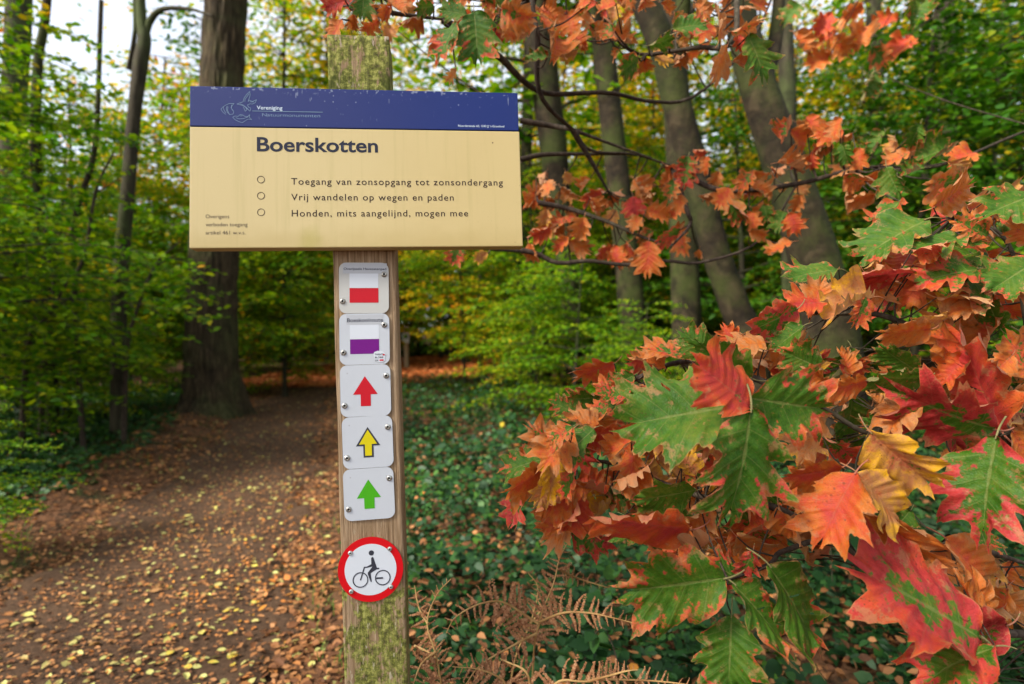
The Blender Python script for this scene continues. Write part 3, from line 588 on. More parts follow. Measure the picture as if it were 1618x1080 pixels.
def litter():
    rg = np.random.default_rng(21)
    def put(name, x, y, sz, mat, label, lift=.006, shape='hex', tilt=.22, parent=None):
        z = top(x, y)+lift+rg.random(len(x))*.012
        return link(name, cloud_mesh(name, np.stack([x, y, z], -1), sz, rg, shape, tilt, droop=0), parent, mat)
    # path: pale yellow leaves + brown crumbs
    x, y = scatter(80000, rg, 1.5, 22, -400, 760, 1.0); d = path_dist(x, y); k = d < .95; x, y, d = x[k], y[k], d[k]
    a = rg.random(len(x)) < np.where(y > 6, .12, .18)
    near = np.where(a & (y < 5) & (y > 2))[0]; near = near[np.argsort(y[near])][:280]; m = np.ones(len(x), bool); m[near] = False
    o = put('fallen_leaves', x[m & a], y[m & a], np.clip(rg.lognormal(-3.5, .35, (m & a).sum()), .014, .06), M['pathleaf'], '', parent=None); tag(o, 'small pale yellow leaves scattered over the earth path', 'fallen leaves', kind='stuff')
    o = put('leaf_crumbs', x[m & ~a], y[m & ~a], rg.uniform(.010, .032, (m & ~a).sum()), M['litter'], ''); tag(o, 'brown leaf fragments scattered over the earth path', 'leaf litter', kind='stuff')
    lm = []
    for j in range(10):
        v, f, r = cloud(np.zeros((1, 3)), np.array([1.0]), rg, 'hex', .01, yaw=np.array([math.pi/2]), droop=0); m_ = mesh_np('leaf', v, f, False, {'rnd': np.full(len(v), .3+.07*j)}); m_.materials.append(M['pathleaf']); lm.append(m_)
    zt = top(x, y)
    for i in near:
        o = link('leaf', lm[int(rg.integers(10))], path); o.location = (x[i], y[i], zt[i]+.008); o.scale = (rg.uniform(.026, .05),)*3; o.rotation_euler = (rg.normal(0, .25), rg.normal(0, .25), rg.uniform(0, 6.28))
    # verges: brown litter
    x, y = scatter(42000, rg, 1.3, 16, -400, 1750, 1.35); d = path_dist(x, y); k = (d > .6) & ((d < 1.7) | (rg.random(len(x)) < .55)); x, y = x[k], y[k]
    tag(put('leaf_litter', x, y, rg.uniform(.022, .055, len(x))*np.where(y > 5, 1.3, 1), M['litter'], '', .012, tilt=.4), 'brown oak leaf litter covering the verges and the forest floor', 'leaf litter', kind='stuff')
    tb = Tubes()
    for i in range(240):
        yy = rg.uniform(1.9, 8); cxp = np.interp(yy, PC[:, 0], PC[:, 1]); xx = cxp+rg.normal(0, .8); a = rg.uniform(0, 6.28); l = rg.uniform(.03, .16); z = float(top(xx, yy)[0])+.006
        d_ = np.array([math.cos(a), math.sin(a), 0])*l; tb.add(spline([np.array([xx, yy, z]), np.array([xx, yy, z+.006])+d_*.5+rg.normal(0, .01, 3)*[1, 1, 0], np.array([xx, yy, z])+d_], 5), np.linspace(.0026, .0012, 5), 4)
    tag(link('fallen_twigs', tb.mesh('fallen_twigs'), None, M['twig']), 'thin brown twigs lying scattered on the path', 'twigs', kind='stuff')
    x, y = scatter(5000, rg, 1.3, 9, 640, 1650, 1.2); d = path_dist(x, y); k = d > 1.2; x, y = x[k], y[k]
    tag(link('caught_leaves', cloud_mesh('caught_leaves', np.stack([x, y, hgt(x, y)+rg.uniform(.02, .24, len(x))], -1), rg.uniform(.025, .05, len(x)), rg, 'hex', .6), None, M['litter']), 'brown fallen leaves caught on top of the brambles', 'fallen leaves', kind='stuff')
    # copper strip at the bend
    x, y = scatter(34000, rg, 14.5, 30, 380, 820, 1.0); d = path_dist(x, y); k = ((d < 2.6) | ((x > -4.6) & (x < -.2) & (y > 15.5) & (d < 7))) & (rg.random(len(x)) < np.where(d < 1.3, 1, .7)); x, y = x[k], y[k]
    tag(put('copper_leaves', x, y, rg.uniform(.09, .16, len(x)), M['litter_orange'], '', .02, tilt=.3), 'copper coloured leaves carpeting the far bend of the path', 'fallen leaves', kind='stuff')
litter()

# ------------------------------------------------------------------ signpost
def mat_wood():
    n = NT('weathered_post_wood'); p = n.pos(); sz = n.n('SeparateXYZ'); n.set(sz.inputs[0], p); z = sz.outputs[2]
    gr = n.noise(1.0, n.mapv(p, (260, 260, 9)), 5, .6, .4); gr2 = n.noise(1.0, n.mapv(p, (70, 70, 3)), 4, .6, .5); f = n.noise(170, n.mapv(p, (1, 1, .6)), 4, .65)
    c = n.ramp(gr, [(.28, (.075, .044, .022)), (.42, (.24, .155, .085)), (.6, (.38, .265, .16)), (.8, (.50, .38, .26))])
    c = n.mix(n.math('MULTIPLY', n.step(gr2, .52, .75), .4), c, (.20, .125, .06))
    # algae: strong at the head above the board and below the round sign, little between
    hi = n.step(z, 1.86, 1.92); lo = n.math('SUBTRACT', 1.0, n.step(z, .98, 1.30)); mid = .17
    dk = n.math('MULTIPLY', n.step(n.math('ADD', n.noise(1.0, n.mapv(p, (30, 30, 14), (2, 5, 1)), 5, .7), n.math('MULTIPLY', n.math('SUBTRACT', 1.0, n.step(z, 1.90, 1.99)), .12)), .54, .66), hi)
    am = n.math('MAXIMUM', n.math('MAXIMUM', n.math('MULTIPLY', hi, .68), n.math('MULTIPLY', lo, .64)), mid)
    blot = n.noise(1.0, n.mapv(p, (42, 42, 16)), 6, .72, .4)
    al = n.step(n.math('ADD', n.math('ADD', n.math('MULTIPLY', n.math('SUBTRACT', blot, .5), 1.5), n.math('MULTIPLY', f, .5)), am), .74, .90)
    ac = n.ramp(n.noise(90, p, 4, .7), [(.36, (.022, .032, .003)), (.5, (.13, .155, .018)), (.62, (.36, .37, .09))])
    c = n.mix(n.math('MULTIPLY', al, .85), c, ac)
    c = n.mix(n.math('MULTIPLY', dk, .75), c, (.045, .058, .008))
    blk = n.math('MULTIPLY', n.step(n.noise(1.0, n.mapv(p, (190, 190, 60)), 3, .6), .64, .74), n.math('ADD', .25, n.math('MULTIPLY', hi, .4))); c = n.mix(blk, c, (.03, .028, .012))
    lich = n.math('MULTIPLY', n.step(n.noise(1.0, n.mapv(p, (60, 60, 22), (3, 1, 2)), 3, .6), .62, .67), hi); c = n.mix(n.math('MULTIPLY', lich, .85), c, (.42, .33, .25))
    pale = n.math('MULTIPLY', n.step(n.noise(1.0, n.mapv(p, (110, 110, 26), (7, 2, 5)), 4, .65), .60, .66), lo); c = n.mix(n.math('MULTIPLY', pale, .8), c, (.46, .40, .28))
    return n.done(c, .88, .2, n.bump(n.math('ADD', gr, n.math('ADD', n.math('MULTIPLY', f, .5), n.math('MULTIPLY', gr2, .6))), .75, .0035))
M['wood'] = mat_wood()
def mat_paint(name, col, dirt=.25, rough=.38, chips=0, spots=0, stain=False, chipcol=(.5, .55, .65), fade=None):
    n = NT(name); p = n.pos(); a = n.noise(9, p, 5, .6); f = n.noise(240, p, 4, .7); c = n.mix(n.math('MULTIPLY', n.step(a, .45, .75), dirt), col, tuple(x*.72+.01 for x in col))
    c = n.mix(n.math('MULTIPLY', n.step(f, .55, .75), dirt*.4), c, tuple(x*.6 for x in col))
    if fade:
        sx = n.n('SeparateXYZ'); n.set(sx.inputs[0], p); c = n.mix(n.math('MULTIPLY', n.math('SUBTRACT', 1.0, n.step(n.math('ADD', sx.outputs[0], n.math('MULTIPLY', a, .2)), .25, .62)), .75), c, fade)
    if chips:
        v = n.n('TexVoronoi', {'Scale': 95, 'Randomness': 1}); n.set(v.inputs['Vector'], n.mapv(p, (1, 1, .8))); sx = n.n('SeparateXYZ'); n.set(sx.inputs[0], p)
        dens = n.step(n.noise(22, p, 3), .50, .72); k = n.math('MULTIPLY', n.math('SUBTRACT', 1.0, n.step(v.outputs['Distance'], .06, .15)), dens)
        sc1 = n.noise(1.0, n.mapv(p, (300, 300, 45)), 2, .5); topm = n.step(sx.outputs[2], -.014, .0); k = n.math('MAXIMUM', k, n.math('MULTIPLY', n.math('MULTIPLY', n.step(sc1, .64, .68), n.step(n.noise(30, p), .58, .68)), .7))
        k = n.math('MAXIMUM', k, n.math('MULTIPLY', topm, n.step(n.noise(140, p, 2), .60, .66))); c = n.mix(n.math('MULTIPLY', k, chips), c, chipcol)
    if spots:
        v = n.n('TexVoronoi', {'Scale': 38, 'Randomness': 1}); n.set(v.inputs['Vector'], p); k = n.math('MULTIPLY', n.math('SUBTRACT', 1.0, n.step(v.outputs['Distance'], .035, .07)), n.step(n.noise(17, p, 2), .52, .6))
        c = n.mix(n.math('MULTIPLY', k, spots), c, (.10, .06, .03))
        k2 = n.n('TexVoronoi', {'Scale': 150, 'Randomness': 1}); n.set(k2.inputs['Vector'], p); kk = n.math('MULTIPLY', n.math('SUBTRACT', 1.0, n.step(k2.outputs['Distance'], .08, .16)), n.step(n.noise(7, p, 3), .55, .7)); c = n.mix(n.math('MULTIPLY', kk, .4), c, (.30, .25, .10))
    if stain:
        m = n.n('VectorMath', operation='DISTANCE'); n.set(m.inputs[0], n.mapv(p, (1, 0, .8))); n.set(m.inputs[1], (.196, 0, -.214)); k = n.math('SUBTRACT', 1.0, n.step(n.math('ADD', m.outputs['Value'], n.math('MULTIPLY', n.math('SUBTRACT', n.noise(60, p), .5), .02)), .002, .028)); c = n.mix(n.math('MULTIPLY', k, .42), c, (.35, .33, .06))
    if stain:
        sy = n.n('SeparateXYZ'); n.set(sy.inputs[0], p); stk = n.step(n.noise(1.0, n.mapv(p, (70, 70, 3)), 4, .6), .52, .72); c = n.mix(n.math('MULTIPLY', stk, .16), c, (.30, .26, .08))
        low = n.math('SUBTRACT', 1.0, n.step(n.math('ADD', sy.outputs[2], n.math('MULTIPLY', n.math('SUBTRACT', n.noise(20, p, 4), .5), .05)), -.275, -.235)); c = n.mix(n.math('MULTIPLY', low, .28), c, (.34, .24, .06))
    r = n.math('ADD', rough, n.math('MULTIPLY', a, .2))
    return n.done(c, r, .22, n.bump(n.noise(25, p, 2), .04, .003))
CREAM = (.78, .62, .30); 
M['cream'] = mat_paint('cream_enamel', (.53, .415, .19), .10, .36, 0, .9, True, fade=(.57, .465, .24))
M['blue'] = mat_paint('blue_enamel', (.007, .021, .135), .15, .45, .7, 0, chipcol=(.26,.30,.40), fade=(.022, .032, .135))
M['creamedge'] = mat_paint('cream_edge', (.50, .38, .12), .8, .6)
M['plate'] = mat_paint('grey_white_plate', (.50, .53, .57), .10, .36, 0, .55)
M['plate_warm'] = mat_paint('weathered_white_plate', (.49, .49, .465), .2, .4, 0, .5)
M['white'] = mat_paint('white_film', (.60, .64, .69), .06, .3)
M['label'] = mat_paint('silver_label', (.44, .46, .49), .35, .35)
M['red'] = mat_paint('red_film', (.50, .006, .016), .12, .3)
M['redring'] = mat_paint('red_ring', (.58, .004, .009), .06, .3)
M['violet'] = mat_paint('violet_film', (.15, .003, .19), .08, .32)
M['green'] = mat_paint('green_film', (.06, .36, .008), .06, .35)
M['yellowf'] = mat_paint('yellow_film', (.62, .52, .004), .10, .35)
M['black'] = mat_paint('black_film', (.035, .037, .050), .05, .4)
M['ink'] = mat_paint('dark_blue_ink', (.018, .022, .042), .1, .6)
M['inkbrown'] = mat_paint('brown_black_ink', (.032, .018, .018), .1, .6)
M['inksmall'] = mat_paint('faded_ink', (.09, .07, .05), .3, .5)
M['inklight'] = mat_paint('pale_blue_ink', (.20, .30, .42), .5, .5)
M['inkwhite'] = mat_paint('white_ink', (.55, .65, .75), .3, .5)
n = NT('steel'); M['steel'] = n.done(n.ramp(n.noise(300, n.pos(), 3), [(.3, (.20, .18, .15)), (.6, (.55, .54, .50))]), .32, .5, metal=.9)
n = NT('screw_recess'); M['recess'] = n.done((.02, .018, .015), .7, .2)

LP = 2.03
pr = Euler((-.054, -.0292, .1213)).to_matrix()
from_top = Vector((-.3306, 1.0293, 1.9765))
base_w = from_top+pr@Vector((.054, .05, -LP))
post_root = empty('signpost', base_w); post_root.rotation_euler = (-.054, -.0292, .1213)
tag(post_root, 'mossy wooden post with blue and cream name board, five route plates and round bicycle sign', 'signpost')
# local frame used below: x from the post's left edge, y into the wood, z down from the head
OFF = Vector((-.054, -.05, LP))
def child_post(o): o.location = OFF; return o
mb = MB(); mb.box(0, .108, 0, .085, -LP, 0)
bmesh.ops.subdivide_edges(mb.bm, edges=mb.bm.edges[:], cuts=1)
post = mb.build('post', None, post_root)
def post_mesh():
    # post faces with edge wear and slightly uneven arrises
    nz_, nw = 260, 10; loop = []
    st_ = [0, .016, .05, .2, .35, .5, .65, .8, .95, .984]
    for i in st_: loop.append((i, 0, 0))
    for i in st_: loop.append((1, i, 0))
    for i in st_: loop.append((1-i, 1, 0))
    for i in st_: loop.append((0, 1-i, 0))
    V = []; zz = np.linspace(0, -LP, nz_)
    for z in zz:
        for a, b, _ in loop:
            x, y = a*.108, b*.074; cx_, cy_ = .054, .037
            corner = (a in (0, 1)) and (b in (0, 1)); s = 1-(.0010+.0016*abs(mnoise.noise(Vector((a*5, b*5, z*14)))))/.06*(1 if corner else 0)
            dz = mnoise.noise(Vector((x*30, y*30, z*6)))*.0010+mnoise.noise(Vector((x*160, y*160, z*9)))*.0005
            V.append((cx_+(x-cx_)*s+(a-.5)*dz*2, cy_+(y-cy_)*s+(b-.5)*dz*2, z))
    k = len(loop); V = np.array(V); I = np.arange((nz_-1)*k).reshape(nz_-1, k)
    Fq = np.stack([I, np.roll(I, -1, 1), np.roll(I, -1, 1)+k, I+k], -1).reshape(-1, 4)[:, ::-1]
    V = np.vstack([V, [(.054, .0425, .001)]]); c = len(V)-1; cap = np.array([(i, c, (i+1) % k) for i in range(k)])[:, ::-1]
    me = mesh_np('post', V, [Fq, cap], False); bm = bmesh.new(); bm.from_mesh(me); bmesh.ops.recalc_face_normals(bm, faces=bm.faces[:]); bm.to_mesh(me); bm.free(); return me
pm = post_mesh(); pm.transform(Matrix.Translation((0, 0, LP))); pm.materials.append(M['wood']); post.data = pm; post.location = OFF-Vector((0, 0, LP))

def text_mesh(s, bold=0, space=1):
    cu = bpy.data.curves.new('lettering', 'FONT'); cu.body = s; cu.size = 1; cu.offset = bold; cu.resolution_u = 4; cu.space_character = space
    ob = bpy.data.objects.new('tmp', cu); COL.objects.link(ob); dg = bpy.context.evaluated_depsgraph_get(); me = bpy.data.meshes.new_from_object(ob.evaluated_get(dg)); bpy.data.objects.remove(ob); return me
def lettering(s, x0, x1, zb, cap, y, mat, parent, bold=0, name='lettering', slant=0, space=1):
    """flat print: x0..x1 wide, baseline zb, capital height cap, on the plane y facing -y"""
    me = text_mesh(s, bold, space); n_ = len(me.vertices); co = np.empty(n_*3, np.float32); me.vertices.foreach_get('co', co); co = co.reshape(-1, 3)
    sx = (x1-x0)/(co[:, 0].max()-co[:, 0].min()); sz = cap/.73
    X = (co[:, 0]-co[:, 0].min())*sx+x0; Zz = co[:, 1]*sz+zb; out = np.stack([X+slant*(Zz-zb), np.full(n_, y), Zz], -1).astype(np.float32)
    me.vertices.foreach_set('co', out.ravel()); me.update(); me.materials.clear(); me.name = name
    return link(name, me, parent, mat)

# name board
k_ = .9655
bpos = Vector((0, 0, HC))+(Vector((-.5653, 1.0089, 1.8769))-Vector((0, 0, HC)))*k_
board = MB(); BW, BH = .56, .2785; band = -.0697
board.box(0, BW, 0, .026, -BH, band-.0008, .0016); board_o = board.build('name_board', M['cream'], post_root)
brm = Matrix.Translation(bpos)@Euler((-.0845, -.0211, .1033)).to_matrix().to_4x4()
proot = Matrix.Translation(base_w)@pr.to_4x4()
board_o.matrix_local = proot.inverted()@brm
mb = MB(); mb.box(.0004, BW-.0012, -.0006, .0255, band, 0, .0012); mb.build('blue_band', M['blue'], board_o)
mb = MB(); mb.box(.002, BW-.002, .0262, .030, -BH+.004, -.004, .001); mb.build('back_panel', M['creamedge'], board_o)
mb = MB(); mb.box(.22, .36, .0302, .047, -BH+.03, -.03, .001); mb.build('mounting_bracket', M['steel'], board_o)
ye = -.0004
def q(a): return a*k_
lettering('Boerskotten', q(.1130), q(.3225), q(-.1155), q(.0262), ye, M['ink'], board_o, .020)
lettering('Toegang van zonsopgang tot zonsondergang', q(.1709), q(.5465), q(-.1755), q(.0124), ye, M['inkbrown'], board_o, .002, space=1.14)
lettering('Vrij wandelen op wegen en paden', q(.1709), q(.4560), q(-.2038), q(.0124), ye, M['inkbrown'], board_o, .002, space=1.14)
lettering('Honden, mits aangelijnd, mogen mee', q(.1716), q(.4815), q(-.2328), q(.0124), ye, M['inkbrown'], board_o, .002, space=1.14)
lettering('Overigens', q(.0272), q(.0665), q(-.2358), q(.0070), ye, M['inksmall'], board_o, -.004)
lettering('verboden toegang', q(.0273), q(.0970), q(-.2500), q(.0070), ye, M['inksmall'], board_o, -.004)
lettering('artikel 461 w.v.s.', q(.0273), q(.0935), q(-.2644), q(.0070), ye, M['inksmall'], board_o, -.004)
for zc in (-.1668, -.1958, -.2252): MB().ring(q(.1197), q(zc), .0054, .0063, ye-.0001, ye+.0001, 28).build('bullet_ring', M['inkbrown'], board_o)
yb = -.0011
lettering('Vereniging', q(.1132), q(.1570), q(-.0405), q(.0070), yb, M['inkwhite'], board_o, .012)
MB().box(q(.1057), q(.2265), yb-.0001, yb+.0001, q(-.0441), q(-.0432)).build('rule_line', M['inklight'], board_o)
lettering('Natuurmonumenten', q(.1225), q(.2220), q(-.0532), q(.0062), yb, M['inklight'], board_o, -.012)
lettering("Noordereinde 60, 1243 JJ 's-Graveland", q(.4674), q(.5520), q(-.0665), q(.0042), yb, M['inkwhite'], board_o, .004)
# emblem: bird, leaf and fish in thin outline; coordinates from the emblem itself, 8.99 units per pixel
def em(pts): return [(q((x/8.99+340-300)*.001109), q(-(y/8.99)*.001138+.0006*0)) for x, y in pts]
E_ = [
 [(285, 250), (330, 232), (372, 215), (385, 160), (420, 110), (462, 66), (468, 120), (440, 215), (452, 190), (500, 208), (530, 195), (556, 182), (540, 222), (500, 246), (465, 243), (430, 260), (445, 290), (475, 305), (465, 350), (430, 318), (395, 285), (350, 265), (285, 250)],
 [(395, 215), (398, 178), (425, 140), (452, 100)], [(330, 245), (372, 262), (420, 300), (455, 340)], [(375, 290), (400, 352), (418, 335), (412, 300)], [(460, 215), (520, 215)],
 [(68, 330), (90, 300), (130, 270), (180, 245), (248, 243), (225, 270), (205, 300), (220, 330), (245, 360), (232, 395), (190, 400), (155, 370), (140, 320), (155, 280)], [(68, 330), (95, 370), (135, 400)], [(165, 290), (158, 340), (185, 405)], [(100, 290), (110, 340), (135, 380)], [(215, 260), (210, 310), (235, 345)],
 [(228, 440), (260, 420), (300, 428), (330, 398), (365, 405), (395, 425), (430, 430), (462, 398), (458, 440), (490, 470), (440, 462), (410, 480), (360, 515), (310, 500), (262, 475), (228, 440)], [(270, 445), (320, 462), (380, 455), (440, 430)], [(330, 420), (360, 418)]]
mb = MB()
for e_ in E_: mb.line(em(e_), .00065, yb-.0001, yb+.0001)
mb.build('emblem', M['inklight'], board_o)

# route plates
def rrect(x0, x1, z0, z1, r, n=7):
    out = []
    for cx_, cz_, a0 in ((x1-r, z1-r, 0), (x0+r, z1-r, 90), (x0+r, z0+r, 180), (x1-r, z0+r, 270)):
        for i in range(n+1): a = R_(a0+90*i/n); out.append((cx_+r*math.cos(a), cz_+r*math.sin(a)))
    return out
def screw(parent, x, z, y, r=.0052, kind='torx'):
    bm = bmesh.new(); n_ = 20; rings_ = [(1.0, 0), (.97, -.0010), (.80, -.0022), (.48, -.0029), (.42, -.0029), (.38, -.0012)]; VV = []
    for k, (rr, yy) in enumerate(rings_): VV.append([bm.verts.new((x+r*rr*math.cos(2*math.pi*i/n_), y+yy, z+r*rr*math.sin(2*math.pi*i/n_))) for i in range(n_)])
    for a, b in zip(VV[:-1], VV[1:]):
        for i in range(n_): bm.faces.new((a[i], a[(i+1) % n_], b[(i+1) % n_], b[i]))
    me = bpy.data.meshes.new('screw'); bmesh.ops.recalc_face_normals(bm, faces=bm.faces[:]); bm.to_mesh(me); bm.free(); me.polygons.foreach_set('use_smooth', np.ones(len(me.polygons), bool))
    o = link('screw', me, parent, M['steel']); me.materials.append(M['recess'])
    m2 = MB(); m2.ring(x, z, .0, r*.40, y-.0013, y-.0008, 6) if False else m2.disc(x, z, r*.40, y-.0014, y-.0009, 6); me2 = m2.build('recess', M['recess'], None); 
    # join recess into the screw mesh
    b2 = bmesh.new(); b2.from_mesh(me); nf = len(b2.faces); b2.from_mesh(me2.data)
    b2.faces.ensure_lookup_table()
    for f in b2.faces[nf:]: f.material_index = 1
    b2.faces.ensure_lookup_table(); c = r*.16
    b2.to_mesh(me); b2.free(); bpy.data.objects.remove(me2); return o
YP = -.0035
def plate(u0, u1, z1, z0, tilt, mat, label, screws):
    m = MB().prism(rrect(0, u1-u0, -(z1-z0), 0, .0125), 0, .0018)
    o = m.build('route_plate', mat, post_root); o.location = OFF+Vector((u0, YP, z1)); o.rotation_euler = (0, tilt, 0); o['label'] = label
    w, h = u1-u0, z1-z0
    for fx, fz in screws: screw(o, fx*w, -fz*h, -.0001)
    return o, w, h
def poly(o, w, h, pts, mat, name, y=-.0004, th=.0003): MB().prism([(a*w, -b*h) for a, b in pts], y-th, y).build(name, mat, o)
def rect(x0, x1, y0, y1): return [(x0, y1), (x1, y1), (x1, y0), (x0, y0)]
o, w, h = plate(.0106, .0965, -.4101, -.5000, .02, M['plate_warm'], 'plate with a white and red flag and long distance path label', [(.91, .23), (.07, .762)])
poly(o, w, h, rect(.08, .965, .012, .215), M['label'], 'paper_label', -.0001, .0003)
poly(o, w, h, rect(.21, .79, .215, .50), M['white'], 'white_field', -.0001, .0002); poly(o, w, h, rect(.21, .79, .503, .79), M['red'], 'red_field', -.0001, .0003)
lettering('Overijssels Havezatenpad', .095*w, .955*w, -.145*h, .0042, -.0006, M['ink'], o, .012)
o, w, h = plate(.0085, .0948, -.5008, -.5908, .012, M['plate'], 'plate with a white and violet flag and a round blue route sticker', [(.90, .228), (.077, .758)])
poly(o, w, h, rect(.145, .885, .02, .215), M['label'], 'paper_label', -.0001, .0003)
poly(o, w, h, rect(.21, .79, .22, .50), M['white'], 'white_field', -.0001, .0002); poly(o, w, h, rect(.21, .79, .503, .79), M['violet'], 'violet_field', -.0001, .0003)
lettering('Boeskoolroute', .16*w, .875*w, -.165*h, .0072, -.0006, M['ink'], o, .010)
st = MB().prism([(.67*w, -.80*h), (.69*w, -.76*h), (.76*w, -.735*h), (.86*w, -.75*h), (.91*w, -.80*h), (.90*w, -.93*h), (.84*w, -.965*h), (.74*w, -.95*h), (.69*w, -.88*h)][::-1], -.0008, -.0005).build('sticker', M['white'], o)
for s_, za, xa, xb_ in (('TWENTE', -.825, .70, .875), ('BLOEIE', -.882, .705, .87), ('OW', -.94, .708, .775)): lettering(s_, xa*w, xb_*w, za*h, .0031, -.0009, M['ink'], o, .03)
poly(o, w, h, rect(.795, .875, .905, .935), M['red'], 'sticker_mark', -.0008, .0002); poly(o, w, h, rect(.86, .90, .80, .83), M['red'], 'sticker_mark', -.0010, .0002)
def arrow(tx, tz, bx0, bx1, bz, sx0, sx1, ez, d=0): return [(tx, tz+d*1.6), (bx0+d*1.9, bz-d), (sx0+d, bz-d), (sx0+d, ez-d), (sx1-d, ez-d), (sx1-d, bz-d), (bx1-d*1.9, bz-d)]
o, w, h = plate(.0073, .0940, -.5915, -.6820, .006, M['plate'], 'plate with a red arrow', [(.918, .225), (.08, .78)])
poly(o, w, h, arrow(.49, .22, .25, .74, .574, .40, .60, .80), M['red'], 'red_arrow', -.0001)
o, w, h = plate(.0080, .0945, -.6828, -.7728, -.008, M['plate'], 'plate with a yellow arrow outlined in black', [(.909, .228), (.084, .785)])
poly(o, w, h, arrow(.506, .205, .262, .748, .572, .408, .610, .795), M['black'], 'arrow_outline', -.0001, .0003); poly(o, w, h, arrow(.506, .205, .262, .748, .572, .408, .610, .795, .034), M['yellowf'], 'yellow_arrow', -.0004, .0003)
o, w, h = plate(.0075, .0940, -.7736, -.8630, -.012, M['plate'], 'plate with a green arrow', [(.913, .22), (.087, .77)])
poly(o, w, h, arrow(.494, .2175, .256, .734, .575, .40, .603, .785), M['green'], 'green_arrow', -.0001)
# bicycle sign
sgn = MB().disc(0, 0, .0558, 0, .0022, 72).build('bicycle_sign', M['redring'], post_root); sgn.location = OFF+Vector((.0505, YP-.0006, -.9485)); sgn['label'] = 'round red rimmed sign with a cyclist'
MB().disc(0, 0, .0442, -.0003, 0, 72).build('white_disc', M['white'], sgn)
kk = .0558/525
def bp(P_): return [((x-587)*kk, -(y-541)*kk) for x, y in P_]
yy0, yy1 = -.0007, -.0003
def pict():
    m = MB(); (cx1, cz1), = bp([(605, 272)]); m.disc(cx1, cz1, 42*kk, yy0, yy1, 28)
    m.prism(bp([(485, 488), (525, 488), (600, 455), (600, 360), (608, 345), (622, 338), (638, 350), (652, 400), (690, 522), (722, 523), (726, 533), (722, 542), (680, 546), (585, 600), (600, 735), (590, 742), (580, 736), (540, 612), (540, 588), (618, 494), (525, 508), (487, 504)]), yy0, yy1)
    m.line(bp([(490, 490), (420, 700)]), 19*kk, yy0-.0001, yy1)
    for cx_, cy_ in ((420, 695), (778, 686)): (a, b), = bp([(cx_, cy_)]); m.ring(a, b, 109*kk, 125*kk, yy0-.0002, yy1-.00005, 48)
    m.line(bp([(672, 689), (780, 689)]), 25*kk, yy0-.0003, yy1)
    return m.build('cyclist_symbol', M['black'], sgn)
pict()
n = NT('galvanised'); M['zinc'] = n.done(n.ramp(n.noise(400, n.pos(), 3), [(.35, (.22, .22, .20)), (.6, (.62, .64, .62))]), .45, .5, metal=.5)
for x, y in ((270, 250), (903, 228), (268, 870), (905, 845)):
    (a, b), = bp([(x, y)]); s_ = screw(sgn, a, b, -.0004, .0040); s_.data.materials[0] = M['zinc']

# ------------------------------------------------------------------ distant marker post and bench at the bend
Yd = 21.5; p0 = G(642, Yd, -.05); mk = empty('marker_post', p0); tag(mk, 'small wooden waymark post with a grey plate at the far bend of the path', 'waymark post')
n = NT('pale_post'); M['palepost'] = n.done(n.ramp(n.noise(1, n.mapv(n.pos(), (60, 60, 6)), 4), [(.3, (.22, .15, .08)), (.7, (.46, .36, .22))]), .85, .2)
topz = at(642, 516, Yd).z-p0.z
mb = MB(); mb.box(-.08, .08, -.07, .07, 0, topz, .006); mb.build('post', M['palepost'], mk)
mb = MB(); mb.box(-.02, .09, -.082, -.071, topz-.22, topz-.04, .002); mb.build('orange_marker', mat_paint('orange_film', (.62, .13, .04)), mk)
mb = MB(); mb.box(-.14, .13, -.10, -.073, topz-.60, topz-.23, .006); mb.build('plate', M['plate'], mk)
mb = MB(); mb.box(-.07, .08, -.108, -.101, topz-.44, topz-.28, .002); mb.build('dark_picture', mat_paint('dark_print', (.05, .09, .04)), mk)

